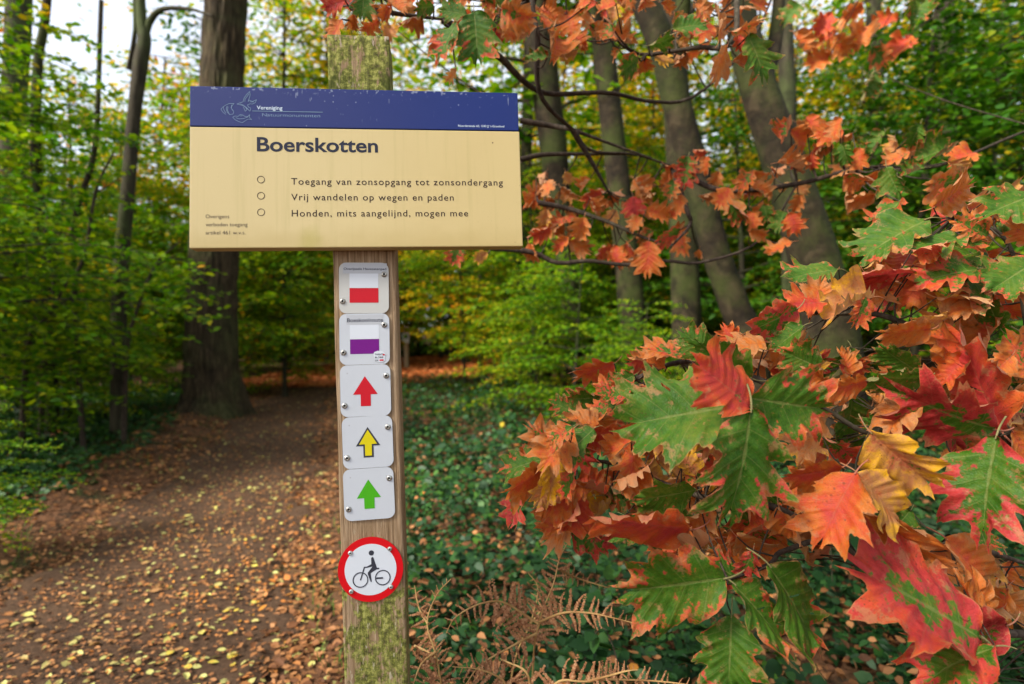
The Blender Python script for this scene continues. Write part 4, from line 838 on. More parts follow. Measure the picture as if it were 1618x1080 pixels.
# ------------------------------------------------------------------ red oak leaves
def oak_leaf_mesh(seed, curl=0., bend=.3, fold=.25, nt=54, rows=5, lob=.5, holes=0):
    rg = np.random.default_rng(seed); t = np.linspace(0, 1, nt); K = 4
    V = []; UVv = []; grid = {}
    th = np.radians(np.interp(t, [0, .25, .6, .85, 1], [84, 62, 48, 34, 12]))
    E = np.interp(t, [0, .06, .20, .40, .58, .74, .88, 1], [.06, .22, .38, .48, .48, .40, .28, .18])
    R2 = []
    for side in (0, 1):
        cen = np.array([.19, .43, .68])+rg.normal(0, .010, 3)
        wd = np.array([.085, .098, .088]); hg = np.array([.80, 1, 1.0])*rg.uniform(.78, 1.12, 3)
        lobe = np.zeros(nt)
        for c, w_, hh in zip(cen, wd, hg): lobe = np.maximum(lobe, hh*np.exp(-np.abs((t-c)/w_)**2.6*.8))
        lobe = np.maximum(lobe, np.exp(-((t-1.0)/.09)**2)); r = E*((1-lob)+lob*lobe)*1.06
        teeth = np.zeros(nt)
        for c, w_ in zip(cen, wd):
            for dk, a in ((-.95, .10), (-.45, .12), (.05, .24), (.55, .14), (1.0, .10)): teeth += a*np.exp(-(np.abs(t-c-dk*w_)/.015)**1.3)
        teeth += .18*np.exp(-((t-.92)/.014)**2)+.35*np.exp(-((t-1)/.018)**2)
        r = r*(1+teeth*.9)*(1+rg.normal(0, .022, nt)); r[0] *= .3; R2.append(r)
    tw = rg.normal(0, .25); ph = rg.uniform(0, 6.28)
    def place(side, tt, s, r, a):
        sg = -1 if side == 0 else 1; x = sg*s*r*math.sin(a); y = tt*.80+s*r*math.cos(a)*.95
        z = fold*abs(x)-.02*math.exp(-(x/.03)**2)
        z += .011*math.cos((tt-.19)/.1225*2*math.pi)*min(1, s*1.5)*(1-s*.5)*(1+curl)             # quilting between the side veins
        z += (.045+.10*curl)*math.sin(5.5*x*3+ph+4*y)*s*s+.05*math.sin(7*y+ph*2+sg)*s*s
        z += curl*.55*s*s*abs(x)*1.6
        x2 = x*(1-.30*curl*s*s); z -= bend*(y-.1)**2*.5; z += tw*x*y*.6
        y2 = y-bend*.15*y*y
        return (x2, y2, z)
    idx = np.zeros((2*rows+1, nt), int)
    for i in range(nt):
        for j in range(-rows, rows+1):
            side = 0 if j < 0 else 1; s = (abs(j)/rows)**.85; V.append(place(side, t[i], s, R2[side][i], th[i])); UVv.append((t[i], .5+.5*np.sign(j)*s)); idx[j+rows, i] = len(V)-1
    Fq = []
    for i in range(nt-1):
        for j in range(2*rows):
            f = (idx[j, i], idx[j+1, i], idx[j+1, i+1], idx[j, i+1])
            if holes and rg.random() < .004*holes and 0 < j < 2*rows-1: continue
            Fq.append(f)
    # petiole
    pl = .20; n0 = len(V); m = 7
    for i in range(m):
        u = i/(m-1); c = np.array([0, -pl+u*(pl+.03), -.05*(1-u)**2*2+.0])
        for k in range(5): a = 2*math.pi*k/5; V.append((c[0]+.0085*math.cos(a), c[1], c[2]+.0085*math.sin(a)-.004)); UVv.append((.5, .5))
    for i in range(m-1):
        for k in range(5): Fq.append((n0+i*5+k, n0+i*5+(k+1) % 5, n0+(i+1)*5+(k+1) % 5, n0+(i+1)*5+k))
    me = mesh_np('leaf', np.array(V), np.array(Fq), True, None, np.array(UVv)); me.materials.append(M['oak_leaf']); return me
FLAT = [oak_leaf_mesh(100+i, curl=.05, bend=.12+.1*(i % 4), fold=.08+.06*(i % 3), lob=.36+.06*(i % 4), holes=1.5*(i % 2 == 0)) for i in range(10)]
CURL = [oak_leaf_mesh(200+i, curl=.45+.22*(i % 3), bend=.3+.2*(i % 4), fold=.30+.15*(i % 3), lob=.42, holes=2) for i in range(8)]
LITE = [oak_leaf_mesh(300+i, curl=.35*(i % 3), bend=.25*(i % 4), fold=.15+.1*(i % 4), lob=.42+.04*(i % 3), nt=40, rows=3) for i in range(8)]
PAL = {'g': (.70, .42), 'gr': (.72, .30), 'go': (.62, .55), 'r': (.0, .30), 'rg': (.42, .24), 'ro': (.02, .42), 'o': (.0, .58), 'og': (.36, .58), 't': (0, .76), 'y': (.12, .88), 'p': (.10, .60), 'dr': (.34, .17), 'pg': (.48, .42)}
rl = random.Random(3)
def oak_leaf(root, base, tip, wpx, pal, d, dt=0., roll=None, curl=False, mesh=None, flip=1):
    b = at(base[0], base[1], d); t_ = at(tip[0], tip[1], d+dt); v = t_-b; Ln = v.length
    lpx = math.hypot(tip[0]-base[0], tip[1]-base[1]); full = .86*lpx
    if roll is None: roll = math.acos(max(.15, min(1, wpx/full)))*(1 if rl.random() < .6 else -1)
    y = v.normalized(); tc_ = (Vector((0, 0, HC))-b).normalized(); n_ = (tc_-y*tc_.dot(y)).normalized(); n_ = Matrix.Rotation(roll, 3, y)@n_
    x = y.cross(n_).normalized(); z = x.cross(y)
    me = mesh or (rl.choice(CURL) if curl else rl.choice(FLAT))
    o = link('leaf', me, root); s = Ln/1.0*1.02; ws = s*(max(1, min(1.35, wpx/full)))
    mw = Matrix((( x.x*ws, y.x*s, z.x*s, b.x), (x.y*ws, y.y*s, z.y*s, b.y), (x.z*ws, y.z*s, z.z*s, b.z), (0, 0, 0, 1)))
    o.matrix_basis = Matrix.Translation(-Vector(root.location))@mw
    g, w_ = PAL[pal]; o.color = (max(0, min(1, g+rl.gauss(0, .05))), max(0, min(1, w_+rl.gauss(0, .05))), rl.random(), 1)
    return b
bush = empty('red_oak_sapling', (1.05, 1.25, float(hgt(1.05, 1.25)[0]))); tag(bush, 'young red oak with large green, orange and crimson autumn leaves filling the lower right', 'oak sapling')
KEY = [ # base, tip, width, palette, distance, tip depth offset, curled
 ((1177, 637), (966, 668), 150, 'gr', .80, .02, 0), ((1187, 642), (1095, 560), 85, 'r', .78, -.03, 0), ((1180, 628), (1342, 655), 140, 'g', .80, .0, 0),
 ((1188, 646), (1165, 852), 150, 'gr', .76, -.02, 0), ((1175, 642), (1105, 725), 70, 'og', .86, .02, 0), ((1148, 914), (972, 940), 135, 'g', .80, .0, 0),
 ((1160, 921), (1272, 1036), 78, 'g', .80, -.02, 0), ((1156, 972), (1150, 1110), 120, 'gr', .82, -.02, 0), ((1216, 892), (1318, 1035), 95, 'g', .84, 0, 0),
 ((1093, 838), (926, 828), 52, 'r', .88, -.03, 0), ((1101, 775), (1000, 795), 62, 'g', .90, 0, 0), ((1374, 682), (1482, 785), 105, 'y', .82, -.02, 0),
 ((1574, 680), (1396, 628), 125, 'rg', .86, 0, 0), ((1574, 688), (1535, 870), 150, 'rg', .82, -.02, 0), ((1583, 684), (1490, 512), 100, 'r', .92, .02, 0),
 ((1352, 745), (1282, 870), 110, 'ro', .78, -.01, 0), ((1356, 747), (1440, 835), 75, 'y', .80, 0, 0), ((1556, 1008), (1338, 875), 135, 'dr', .78, 0, 0),
 ((1365, 800), (1478, 918), 75, 'o', .85, 0, 0), ((1495, 850), (1582, 940), 75, 'ro', .88, 0, 0), ((1560, 1000), (1520, 895), 60, 'o', .86, 0, 0),
 ((1595, 988), (1436, 1022), 75, 'dr', .84, 0, 0), ((1572, 1020), (1425, 1070), 85, 'rg', .76, 0, 0), ((1464, 345), (1346, 404), 70, 'g', 1.05, 0, 0),
 ((1528, 372), (1421, 395), 34, 'g', 1.0, 0, 0), ((1547, 423), (1437, 441), 62, 'pg', .98, 0, 0), ((1440, 432), (1336, 444), 42, 'r', 1.0, 0, 0),
 ((1640, 305), (1545, 337), 75, 'gr', .95, 0, 0), ((1562, 372), (1506, 342), 48, 'og', 1.0, 0, 0), ((1475, 328), (1546, 285), 52, 'p', 1.08, 0, 0),
 ((1640, 410), (1556, 462), 80, 'gr', .95, 0, 0), ((1581, 520), (1540, 445), 48, 'g', 1.0, 0, 0), ((1380, 468), (1292, 493), 50, 't', .98, 0, 1),
 ((1283, 498), (1302, 434), 56, 'p', 1.05, 0, 0), ((1325, 424), (1236, 434), 36, 'gr', 1.1, 0, 0), ((1261, 487), (1172, 536), 62, 'rg', 1.0, 0, 0),
 ((1298, 582), (1232, 552), 66, 'g', .96, 0, 0), ((1125, 562), (1073, 518), 56, 'g', 1.0, 0, 0), ((1188, 598), (1084, 536), 78, 'g', .92, 0, 0),
 ((1166, 548), (1138, 508), 44, 'ro', 1.0, 0, 1), ((1472, 520), (1386, 530), 55, 'p', .95, 0, 0), ((1449, 587), (1383, 546), 54, 'g', .93, 0, 0),
 ((1462, 598), (1364, 600), 46, 'g', .90, 0, 0), ((1405, 660), (1374, 612), 40, 't', .95, 0, 1), ((1346, 592), (1328, 546), 36, 'p', .98, 0, 1),
 ((1372, 602), (1303, 622), 44, 'ro', .9, 0, 0), ((1312, 606), (1262, 580), 36, 'o', .94, 0, 1), ((1332, 738), (1232, 765), 52, 'ro', .84, 0, 0),
 ((891, 727), (832, 664), 50, 'og', 1.15, 0, 0), ((952, 688), (898, 715), 42, 'r', 1.12, 0, 1), ((948, 672), (888, 654), 44, 't', 1.1, 0, 1),
 ((908, 652), (866, 630), 40, 'pg', 1.15, 0, 0), ((893, 745), (830, 728), 40, 'ro', 1.14, 0, 1), ((990, 630), (935, 606), 38, 'pg', 1.1, 0, 0),
 ((1002, 592), (965, 612), 40, 'pg', 1.1, 0, 0), ((1052, 582), (994, 556), 40, 'o', 1.08, 0, 1), ((1082, 560), (1010, 546), 30, 'og', 1.06, 0, 0),
 ((975, 640), (924, 652), 34, 'pg', 1.12, 0, 0), ((998, 690), (950, 722), 46, 'o', 1.05, 0, 1), ((1100, 750), (1066, 700), 50, 'y', .95, 0, 1),
 ((905, 780), (838, 812), 50, 'ro', 1.1, 0, 1), ((922, 785), (894, 860), 46, 'ro', 1.08, 0, 1), ((826, 760), (800, 836), 32, 'rg', 1.12, 0, 0),
 ((958, 780), (902, 752), 34, 'ro', 1.1, 0, 1), ((1025, 735), (968, 775), 44, 'o', 1.0, 0, 1), ((1060, 640), (1010, 610), 50, 'pg', 1.0, 0, 0),
 ((1128, 805), (1070, 850), 50, 'p', .9, 0, 1), ((1130, 850), (1060, 890), 40, 'o', .9, 0, 1), ((1190, 870), (1170, 920), 42, 'rg', .86, 0, 0),
 ((1230, 800), (1258, 870), 50, 'p', .85, 0, 1), ((1100, 870), (1035, 860), 34, 'ro', .92, 0, 1), ((1190, 930), (1120, 880), 50, 'pg', .86, 0, 0),
 ((1480, 470), (1560, 480), 44, 't', .98, 0, 1), ((1600, 560), (1560, 600), 46, 'p', .95, 0, 0), ((1450, 620), (1380, 690), 50, 'p', .9, 0, 0), ((1600, 680), (1640, 760), 60, 'p', .9, 0, 0),
 ((1640, 600), (1590, 520), 60, 'og', .98, 0, 0), ((1640, 380), (1590, 350), 50, 'p', .98, 0, 0), ((1540, 560), (1440, 500), 60, 'o', 1.0, 0, 0), ((1300, 690), (1360, 735), 40, 'rg', .88, 0, 0),
]
bases = []
for b, t_, w_, pal, d, dt, cu in KEY: bases.append(oak_leaf(bush, b, t_, w_, pal, d, dt, curl=bool(cu)))
# further leaves inside the sapling, seen between the large ones
INNER = [(1060, 800, 50), (1130, 760, 50), (1000, 740, 50), (1170, 850, 40), (1230, 770, 60), (1300, 800, 60), (1000, 590, 60), (1050, 610, 60), (960, 650, 40), (1010, 700, 60), (1060, 760, 60), (980, 760, 40), (1120, 640, 60), (1200, 560, 50), (1270, 620, 60), (1330, 640, 60), (1400, 600, 60), (1460, 560, 60),
 (1520, 620, 60), (1590, 640, 50), (1500, 700, 50), (1340, 700, 50), (1270, 780, 60), (1200, 820, 60), (1150, 790, 60), (1110, 830, 40), (1240, 700, 70), (1420, 870, 50), (1480, 960, 50), (1540, 960, 50), (1600, 900, 50), (1560, 420, 50),
 (1480, 400, 50), (1400, 420, 40), (1430, 470, 50), (1590, 470, 50), (1520, 330, 50), (1580, 300, 40), (1430, 380, 40), (1600, 560, 40), (1350, 560, 40), (1140, 580, 40), (1090, 680, 50), (930, 690, 40), (880, 690, 40), (860, 740, 40), (900, 820, 30), (950, 800, 30), (1550, 1060, 60), (1480, 1060, 40)]
for i, (px, py, sp) in enumerate(INNER):
    for k in range(4 if i % 2 else 3):
        x, y = px+rl.gauss(0, sp*.45), py+rl.gauss(0, sp*.40); a = rl.uniform(-.6, math.pi+.6); l = rl.uniform(66, 112); d = 1.02+rl.random()*.35; l *= .95/d
        tgt = (x-math.cos(a)*l*.9, y+abs(math.sin(a))*l); w_ = l*rl.uniform(.45, .8)
        if x > 1240 and x < 1400 and y > 790: continue
        bases.append(oak_leaf(bush, (x, y), tgt, w_, rl.choice(['o', 'o', 'ro', 't', 'p', 'p', 'og', 'pg', 'go', 'ro', 't', 'y', 'rg', 'g']), d, rl.gauss(0, .04), curl=rl.random() < .4))
nb = len(bush.children)
SM = [(x, y) for x in range(850, 1620, 46) for y in range(330, 1080, 46)]
def inbush(x, y): return y > np.interp(x, [840, 900, 960, 1060, 1120, 1240, 1330, 1420, 1500, 1618], [700, 650, 600, 545, 520, 450, 430, 360, 320, 310]) and y < np.interp(x, [840, 960, 1050, 1180, 1260, 1400, 1618], [820, 830, 850, 900, 800, 900, 1000])
rl.shuffle(SM)
for gx_, gy_ in SM:
    if len(bush.children) >= 296: break
    x, y = gx_+rl.gauss(0, 16), gy_+rl.gauss(0, 16)
    if not inbush(x, y): continue
    a = rl.uniform(-.5, math.pi+.5); l = rl.uniform(46, 74); d = rl.uniform(.93, 1.06)
    bases.append(oak_leaf(bush, (x, y), (x-math.cos(a)*l, y+abs(math.sin(a))*l*.9), l*rl.uniform(.5, .8), rl.choice(['o', 'ro', 'p', 'p', 'og', 'pg', 'pg', 't', 'rg', 'g', 'gr']), d, rl.gauss(0, .03), curl=rl.random() < .5))
def twigs(root, mains, bases, rad=(.0075, .003), name='branch', tw=.0012, mat=None, maxd=9):
    off = Vector(root.location); polys = []
    for ml in mains:
        P = spline([at(*m) if isinstance(m, tuple) else m for m in ml], 40); polys.append(P); tb = Tubes(); tb.add(P-np.array(off), np.linspace(rad[0], rad[1], 40), 7, lump=.12); link(name, tb.mesh(name), root, mat or M['twig'])
    A = np.concatenate(polys); tb = Tubes()
    for b in bases:
        b = np.array(b); dd = A-b; D = (dd**2).sum(1); D += (A[:, 2] > b[2]+.1)*0; j = int(D.argmin()); q_ = A[j]
        if D[j] > maxd: continue
        mid = (b+q_)/2+np.array([0, .012, -.010]); tb.add(spline([q_, mid, b], 7)-np.array(off), np.linspace(tw*1.5, tw*.8, 7), 5)
    link('twig', tb.mesh('twig'), root, mat or M['twig'])['kind'] = 'stuff'
gb = tuple(bush.location)
MAIN = [
 [Vector(gb)-Vector((0, 0, .05)), (1700, 1150, 1.25), (1660, 900, 1.15), (1640, 700, 1.1), (1620, 500, 1.1), (1590, 380, 1.1), (1510, 340, 1.1)],
 [(1665, 950, 1.15), (1600, 705, 1.0), (1574, 684, .92), (1450, 660, 1.0), (1374, 684, .95), (1290, 640, .95), (1190, 640, .84)],
 [(1670, 1000, 1.15), (1590, 1000, .95), (1450, 980, 1.0), (1330, 860, 1.0), (1240, 870, .95), (1215, 892, .9), (1150, 915, .85)],
 [(1330, 860, 1.0), (1220, 800, 1.0), (1130, 790, 1.05), (1040, 760, 1.1), (960, 730, 1.15), (892, 728, 1.15)],
 [(1600, 705, 1.0), (1500, 560, 1.05), (1400, 500, 1.05), (1300, 495, 1.05), (1262, 488, 1.05)],
 [(1290, 640, .95), (1200, 600, 1.0), (1090, 570, 1.08), (1000, 600, 1.15), (940, 640, 1.18)],
 [(1330, 860, 1.0), (1350, 800, .95), (1352, 745, .85)], [(1500, 850, .95), (1560, 870, 1.0), (1650, 900, 1.1)]]
twigs(bush, MAIN, bases)
# the overhanging red oak: boughs from the upper right with leaves
oak = empty('red_oak_boughs', (2.4, 2.6, float(hgt(2.4, 2.6)[0]))); tag(oak, 'red oak whose thin dark boughs with orange and green leaves hang in from above right', 'oak tree')
UPK = [ ((749, 16), (756, 103), 78, 'g', 1.35), ((722, 34), (679, 100), 38, 'pg', 1.35), ((738, 22), (688, 12), 36, 'g', 1.4), ((1183, 55), (1218, 128), 58, 'g', 1.5), ((1150, 72), (1126, 130), 34, 'p', 1.5),
 ((1137, 62), (1140, 4), 16, 'p', 1.5), ((1063, 45), (1124, 32), 38, 'g', 1.6), ((1025, 72), (1072, 60), 26, 'g', 1.6), ((1008, 90), (978, 122), 32, 'g', 1.6), ((1155, 50), (1207, 36), 22, 'og', 1.5),
 ((1090, 255), (1078, 300), 42, 'rg', 2.0), ((1025, 380), (1022, 440), 50, 'ro', 1.9), ((1000, 310), (1005, 345), 44, 'r', 2.0), ((540, 30), (518, 66), 24, 'p', 1.3), ((545, 0), (505, 14), 34, 'r', 1.3), ((575, -10), (572, 32), 40, 'g', 1.3),
 ((720, 108), (704, 132), 20, 't', 1.3), ((728, 385), (712, 420), 34, 'pg', 1.9), ((770, 398), (748, 412), 22, 't', 1.9)]
ub = []
for b, t_, w_, pal, d in UPK: ub.append(oak_leaf(oak, b, t_, w_, pal, d, mesh=rl.choice(FLAT)))
UPC = [ # centre, size px, palette, distance
 (557, 37, 34, 'o', 1.35), (610, 22, 36, 'p', 1.35), (585, 42, 30, 'o', 1.35), (650, 34, 38, 'o', 1.4), (669, 12, 30, 'g', 1.4), (630, 5, 34, 'p', 1.4), (768, 31, 34, 'o', 1.5), (817, 25, 52, 'og', 1.5), (808, 50, 40, 'o', 1.6), (795, 8, 34, 'g', 1.6), (833, 52, 34, 't', 1.6),
 (845, 92, 36, 'g', 1.6), (879, 77, 42, 'o', 1.7), (900, 40, 38, 'o', 1.7), (870, 20, 36, 'o', 1.8), (895, 85, 36, 't', 1.7), (915, 60, 34, 'o', 1.8), (925, 30, 30, 'o', 1.9), (950, 48, 40, 'og', 1.8), (985, 62, 42, 'o', 1.7), (995, 98, 38, 'og', 1.6), (1020, 105, 34, 'o', 1.7),
 (1045, 90, 36, 'y', 1.7), (1075, 95, 34, 'o', 1.7), (1100, 85, 30, 'o', 1.7), (1170, 70, 34, 'ro', 1.55), (1175, 100, 30, 'o', 1.55), (968, 20, 30, 'y', 2), (740, 60, 30, 'o', 1.5),
 (1082, 267, 46, 'pg', 2.0), (1015, 297, 40, 'o', 2.1), (969, 306, 36, 'og', 2.1), (943, 327, 38, 'o', 2.1), (865, 297, 24, 'p', 2.2), (865, 320, 22, 'p', 2.2), (900, 306, 34, 't', 2.2), (923, 292, 28, 'o', 2.2), (851, 369, 40, 'ro', 2.0), (842, 401, 42, 'o', 2.0),
 (886, 387, 36, 'o', 2.0), (916, 390, 38, 'p', 2.0), (916, 364, 48, 'o', 2.0), (890, 350, 40, 'og', 2.1), (1055, 373, 44, 'rg', 1.9), (1045, 336, 44, 'o', 1.95), (1004, 352, 26, 'o', 2.0), (997, 373, 30, 'g', 2.0), (1073, 322, 34, 'o', 2.0), (1060, 300, 36, 'og', 2.0), (965, 345, 34, 't', 2.1), (860, 345, 34, 't', 2.1),
 (1115, 262, 36, 'o', 2.0), (1142, 313, 42, 'o', 1.95), (1177, 288, 44, 'og', 1.9), (1209, 299, 44, 'o', 1.9), (1167, 338, 40, 'pg', 1.9), (1211, 338, 36, 'g', 1.9), (1234, 348, 34, 'g', 1.9), (1255, 355, 42, 'ro', 1.85), (1231, 392, 44, 'o', 1.85), (1190, 350, 34, 'o', 1.9), (1130, 285, 34, 'o', 2), (1200, 370, 30, 'o', 1.9),
 (1241, 207, 36, 'pg', 1.9), (1269, 218, 44, 'o', 1.9), (1286, 197, 36, 'o', 1.9), (1251, 260, 38, 'o', 1.9), (1283, 257, 34, 'o', 1.9), (1307, 211, 48, 'ro', 1.85), (1321, 204, 44, 'o', 1.8), (1335, 246, 46, 'g', 1.8), (1384, 225, 50, 'g', 1.75), (1416, 250, 46, 'p', 1.7), (1359, 253, 44, 'o', 1.8),
 (1356, 288, 50, 'og', 1.7), (1359, 313, 44, 'o', 1.7), (1412, 292, 66, 'g', 1.5), (1444, 218, 52, 'g', 1.7), (1402, 338, 56, 'pg', 1.4), (1373, 137, 54, 'g', 2.6), (1521, 243, 30, 'ro', 1.9), (1470, 240, 50, 'g', 1.7), (1490, 290, 52, 'og', 1.5), (1300, 235, 36, 'og', 1.9), (1440, 270, 40, 'g', 1.6),
 (1270, 70, 48, 'o', 3.0), (1300, 40, 46, 'ro', 3.0), (1330, 75, 50, 'o', 3.0), (1360, 60, 46, 'o', 3.0), (1290, 95, 40, 'o', 3.0), (1395, 35, 44, 'ro', 3.0), (1420, 75, 40, 'ro', 3.1), (1345, 20, 44, 'o', 3.2), (1390, 90, 40, 'og', 3), (1250, 20, 40, 'g', 3), (1450, 20, 50, 'g', 2.6)]
UPC += [(rl.uniform(520, 1210), rl.uniform(-10, 62), rl.uniform(26, 40), rl.choice(['o', 'o', 'p', 'ro', 'og', 't']), rl.uniform(1.5, 2.1)) for _ in range(34)]+[(rl.uniform(835, 1290), rl.gauss(345, 42), rl.uniform(28, 40), rl.choice(['o', 'o', 'p', 'ro', 'og', 't']), rl.uniform(2.0, 2.3)) for _ in range(22)]
for px, py, s, pal, d in UPC:
    a = rl.uniform(.15, math.pi-.15); L_ = s*1.15; dx, dy = -math.cos(a)*L_/2, math.sin(a)*L_/2*.8; cu = rl.random() < .4
    ub.append(oak_leaf(oak, (px-dx, py-dy), (px+dx, py+dy), L_*rl.uniform(.5, .85), pal, d, rl.gauss(0, .03), mesh=rl.choice(CURL if cu else LITE)))
    if rl.random() < .5:
        x, y = px+rl.gauss(0, 18), py+rl.gauss(0, 12); a = rl.uniform(0, math.pi); L_ = s*rl.uniform(.6, .95); dx, dy = -math.cos(a)*L_/2, math.sin(a)*L_/2*.7
        if 290 < x < 830 and 110 < y < 400: continue
        ub.append(oak_leaf(oak, (x-dx, y-dy), (x+dx, y+dy), L_*rl.uniform(.35, .8), rl.choice(['o', 'o', 't', 'ro', 'p', pal]), d+.08, rl.gauss(0, .03), mesh=rl.choice(LITE+CURL)))
OM = [
 [Vector(oak.location)+Vector((0, 0, -.1)), (1760, 500, 2.5), (1780, 100, 2.5), (1640, -160, 2.5), (1300, -200, 2.3)],
 [(1300, -200, 2.3), (1180, -60, 1.9), (1160, 60, 1.6), (1100, 75, 1.65), (1010, 85, 1.7), (975, 60, 1.8)],
 [(1180, -60, 1.9), (1000, -60, 1.7), (853, -20, 1.65), (850, 60, 1.65), (854, 150, 1.7), (905, 205, 1.9), (935, 238, 2.0), (1000, 243, 2.05), (1062, 262, 2.1)],
 [(1062, 262, 2.1), (1140, 300, 2.0), (1260, 290, 1.95), (1360, 265, 1.85), (1480, 262, 1.9), (1600, 215, 2.1), (1760, 150, 2.4)],
 [(700, 30, 1.45), (745, 62, 1.5), (790, 90, 1.6), (830, 130, 1.7), (870, 148, 1.8), (960, 146, 1.9), (1030, 160, 2.0), (1100, 150, 2.1), (1190, 60, 2.2), (1240, -60, 2.25), (1300, -200, 2.3)],
 [(600, -10, 1.4), (560, 8, 1.4), (620, 20, 1.42), (700, 30, 1.45)],
 [(822, 252, 2.0), (860, 244, 2.02), (930, 243, 2.03), (1000, 243, 2.05)],
 [(822, 190, 2.0), (880, 200, 2.0), (905, 205, 1.95), (960, 225, 2.0), (1030, 250, 2.0)],
 [(700, 385, 2.0), (780, 392, 2.0), (840, 398, 2.0), (880, 415, 2.0), (930, 412, 2.0), (990, 418, 2.0), (1050, 412, 1.95), (1110, 414, 1.95), (1200, 380, 1.95), (1260, 290, 1.95)],
 [(1062, 262, 2.1), (1085, 330, 2.0), (1090, 355, 2.0), (1060, 390, 1.95)], [(850, 320, 2.1), (900, 330, 2.1), (960, 350, 2.05), (1010, 372, 2.0), (1050, 385, 1.95)], [(905, 205, 1.9), (940, 265, 2.0), (960, 300, 2.05)]]
twigs(oak, OM, ub, rad=(.011, .0035), name='bough', tw=.0020)
for o in list(oak.children):
    pass

# ------------------------------------------------------------------ dry bracken
def mat_bracken():
    n = NT('dry_bracken'); return n.done(n.ramp(n.math('ADD', n.math('MULTIPLY', n.attr('rnd').outputs['Fac'], .6), n.math('MULTIPLY', n.noise(9, n.pos()), .4)), [(.1, (.16, .062, .026)), (.5, (.38, .17, .075)), (.9, (.56, .34, .18))]), .75, .2, transl=.15)
M['bracken'] = mat_bracken(); n = NT('bracken_stem'); M['bstem'] = n.done(n.ramp(n.noise(20, n.pos()), [(.3, (.30, .15, .05)), (.7, (.50, .32, .12))]), .6, .3)
def pinna_mesh(seed):
    rg = np.random.default_rng(seed); V = []; Fc = []; r = []
    m = 15; sp = np.array([[u, .10*math.sin(2.2*u+seed)*u, -.25*u*u*rg.uniform(.3, 1.2)] for u in np.linspace(0, 1, m+1)])
    v, f = tube_np(sp, np.linspace(.012, .005, m+1), 4); V.append(v); Fc.append(f); nv = len(v); r.append(np.full(nv, .9))
    for i in range(1, m+1):
        for s in (-1, 1):
            l = .20*(1-.6*i/m)*rg.uniform(.6, 1.15); w = .085; a = rg.uniform(.8, 1.5); c = rg.uniform(.2, 1.0)
            p = sp[i]; d = np.array([math.cos(a), s*math.sin(a), 0]); e = np.array([-d[1], d[0], 0])
            q_ = np.array([p-e*w*.5, p+e*w*.5, p+d*l*.6+e*w*.5+[0, 0, l*.3*c], p+d*l*.6-e*w*.4+[0, 0, l*.45*c], p+d*l*.75+e*w*.1+[0, 0, -l*c*.8]])
            V.append(q_); Fc.append(np.array([(nv, nv+1, nv+2, nv+3)])); Fc.append(np.array([(nv+3, nv+2, nv+4, nv+4)])[:, :4]); nv += 5; r.append(np.full(5, rg.uniform(0, .8)))
    F4 = [x for x in Fc]; quads = np.concatenate([x for x in F4 if True]); tri = quads[quads[:, 2] == -1] if False else None
    bad = quads[:, 2] == quads[:, 3]; b2_ = quads[:, 3] == quads[:, 2]
    t3 = quads[(quads[:, 3] == quads[:, 2])][:, :3]; q4 = quads[~(quads[:, 3] == quads[:, 2])]
    me = mesh_np('pinna', np.concatenate(V), [q4, t3], False, {'rnd': np.concatenate(r)}); me.materials.append(M['bracken']); return me
PIN = [pinna_mesh(i) for i in range(6)]
def bracken(label, base, fronds):
    """base (px, py, d); fronds: list of polylines (px,py,d) of the rachis, with pinna length"""
    b0 = at(*base); g = Vector((b0.x, b0.y, float(hgt(b0.x, b0.y)[0]))); o = empty('bracken_fern', g); tag(o, label, 'fern', None); rg = random.Random(len(label))
    for pl, pin, first in fronds:
        P = spline([at(*q_) if isinstance(q_, tuple) else q_ for q_ in pl], 60); tb = Tubes(); tb.add(P-np.array(g), np.linspace(.0030, .0009, 60), 6); link('stem', tb.mesh('stem'), o, M['bstem'])
        cum = np.concatenate([[0], np.cumsum(np.linalg.norm(np.diff(P, axis=0), axis=1))]); tot = cum[-1]; s = tot*first; sg = 1
        while s < tot*.99:
            j = int(np.searchsorted(cum, s)); j = min(j, 58); p = Vector(P[j]); tg = Vector(P[j+1]-P[max(0, j-1)]).normalized(); u = (s-tot*first)/(tot*(1-first))
            view = (p-Vector((0, 0, HC))).normalized(); sd_ = tg.cross(view).normalized()*sg
            dr = (sd_*.9+tg*.35+Vector((rg.gauss(0, .12), rg.gauss(0, .12), rg.gauss(0, .12)))).normalized(); l = pin*(1-.82*u**1.3)*rg.uniform(.75, 1.15)*(1 if sg > 0 else .9)
            x = dr; z = (-view-x*(-view).dot(x)).normalized(); z = Matrix.Rotation(rg.uniform(-.9, .9), 3, x)@z; y = z.cross(x)
            q_ = link('pinna', rg.choice(PIN), o); q_.matrix_basis = Matrix.Translation(p-g)@(Matrix((x*l, y*l, z*l)).transposed().to_4x4())
            s += .0078*rg.uniform(.8, 1.3); sg = -sg
    return o
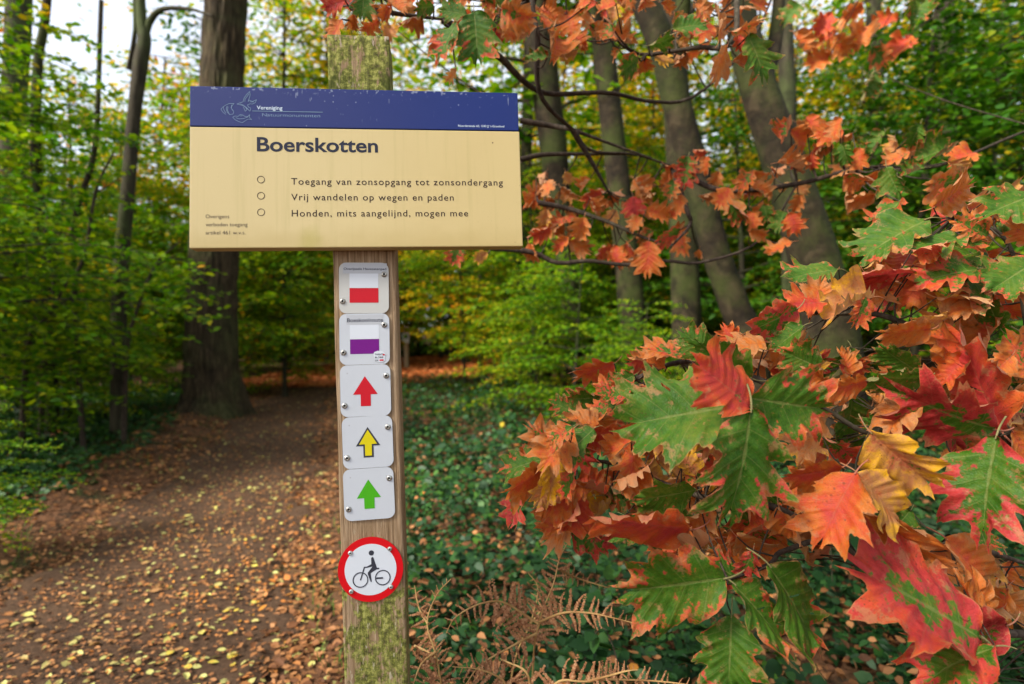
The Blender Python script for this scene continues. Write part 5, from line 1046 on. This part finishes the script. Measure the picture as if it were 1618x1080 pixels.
bracken('tall dry brown bracken with a side frond reaching right below the oak leaves', (845, 1400, 1.55), [
 ([Vector(at(838, 1300, 1.5)), (842, 1060, 1.3), (853, 980, 1.25), (875, 920, 1.25), (885, 880, 1.3), (905, 845, 1.35)], .05, .68),
 ([(850, 985, 1.25), (820, 965, 1.25), (790, 950, 1.22), (755, 955, 1.2), (720, 975, 1.2), (705, 1000, 1.2)], .058, .08),
 ([(853, 982, 1.25), (890, 968, 1.2), (930, 968, 1.18), (965, 975, 1.16), (1005, 985, 1.15)], .050, .10),
 ([(848, 1000, 1.25), (810, 1020, 1.2), (760, 1050, 1.15), (730, 1090, 1.1)], .045, .2),
 ([(885, 900, 1.3), (910, 912, 1.35), (940, 922, 1.35), (960, 928, 1.35)], .030, .05)])
bracken('curled brown bracken frond close against the right side of the post', (690, 1400, 1.25), [
 ([Vector(at(702, 1300, 1.3)), (700, 1120, 1.2), (690, 1040, 1.18), (675, 985, 1.2), (690, 940, 1.22), (712, 915, 1.25)], .045, .50),
 ([(676, 985, 1.2), (662, 960, 1.22), (655, 925, 1.25)], .04, .1), ([(688, 1030, 1.18), (665, 1050, 1.15), (650, 1090, 1.1)], .045, .1), ([(655, 1020, 1.25), (680, 1032, 1.22), (700, 1050, 1.2)], .035, .1)])
bracken('flat brown bracken frond lying along the bottom edge of the picture', (1000, 1400, 1.2), [
 ([Vector(at(900, 1300, 1.2)), (870, 1100, 1.1), (930, 1076, 1.08), (1000, 1074, 1.06), (1060, 1078, 1.04), (1110, 1085, 1.02)], .050, .42),
 ([(800, 1100, 1.15), (795, 1075, 1.15), (760, 1058, 1.14), (715, 1053, 1.12)], .05, .1), ([(840, 1090, 1.12), (830, 1060, 1.12), (800, 1045, 1.14), (790, 1040, 1.14)], .04, .1),
 ([(930, 1076, 1.08), (960, 1068, 1.06), (990, 1060, 1.04), (1008, 1058, 1.04)], .035, .1)])
bracken('single thin dry bracken stalk behind the tall one with few yellow leaflets', (800, 1300, 1.7), [
 ([Vector(at(790, 1200, 1.7)), (812, 1050, 1.55), (838, 985, 1.5), (850, 930, 1.5), (835, 905, 1.5)], .04, .7), ([(838, 985, 1.5), (860, 960, 1.55), (880, 950, 1.6)], .03, .2)])
# close leafy spray at the left edge
tree('fresh1', -3.55, 3.5, .36, label='small fresh green beech leaning into the picture at the lower left edge', name='young_beech')

print('parts', sum(c.name.startswith('leaf') for c in bush.children), sum(c.name.startswith('leaf') for c in oak.children))
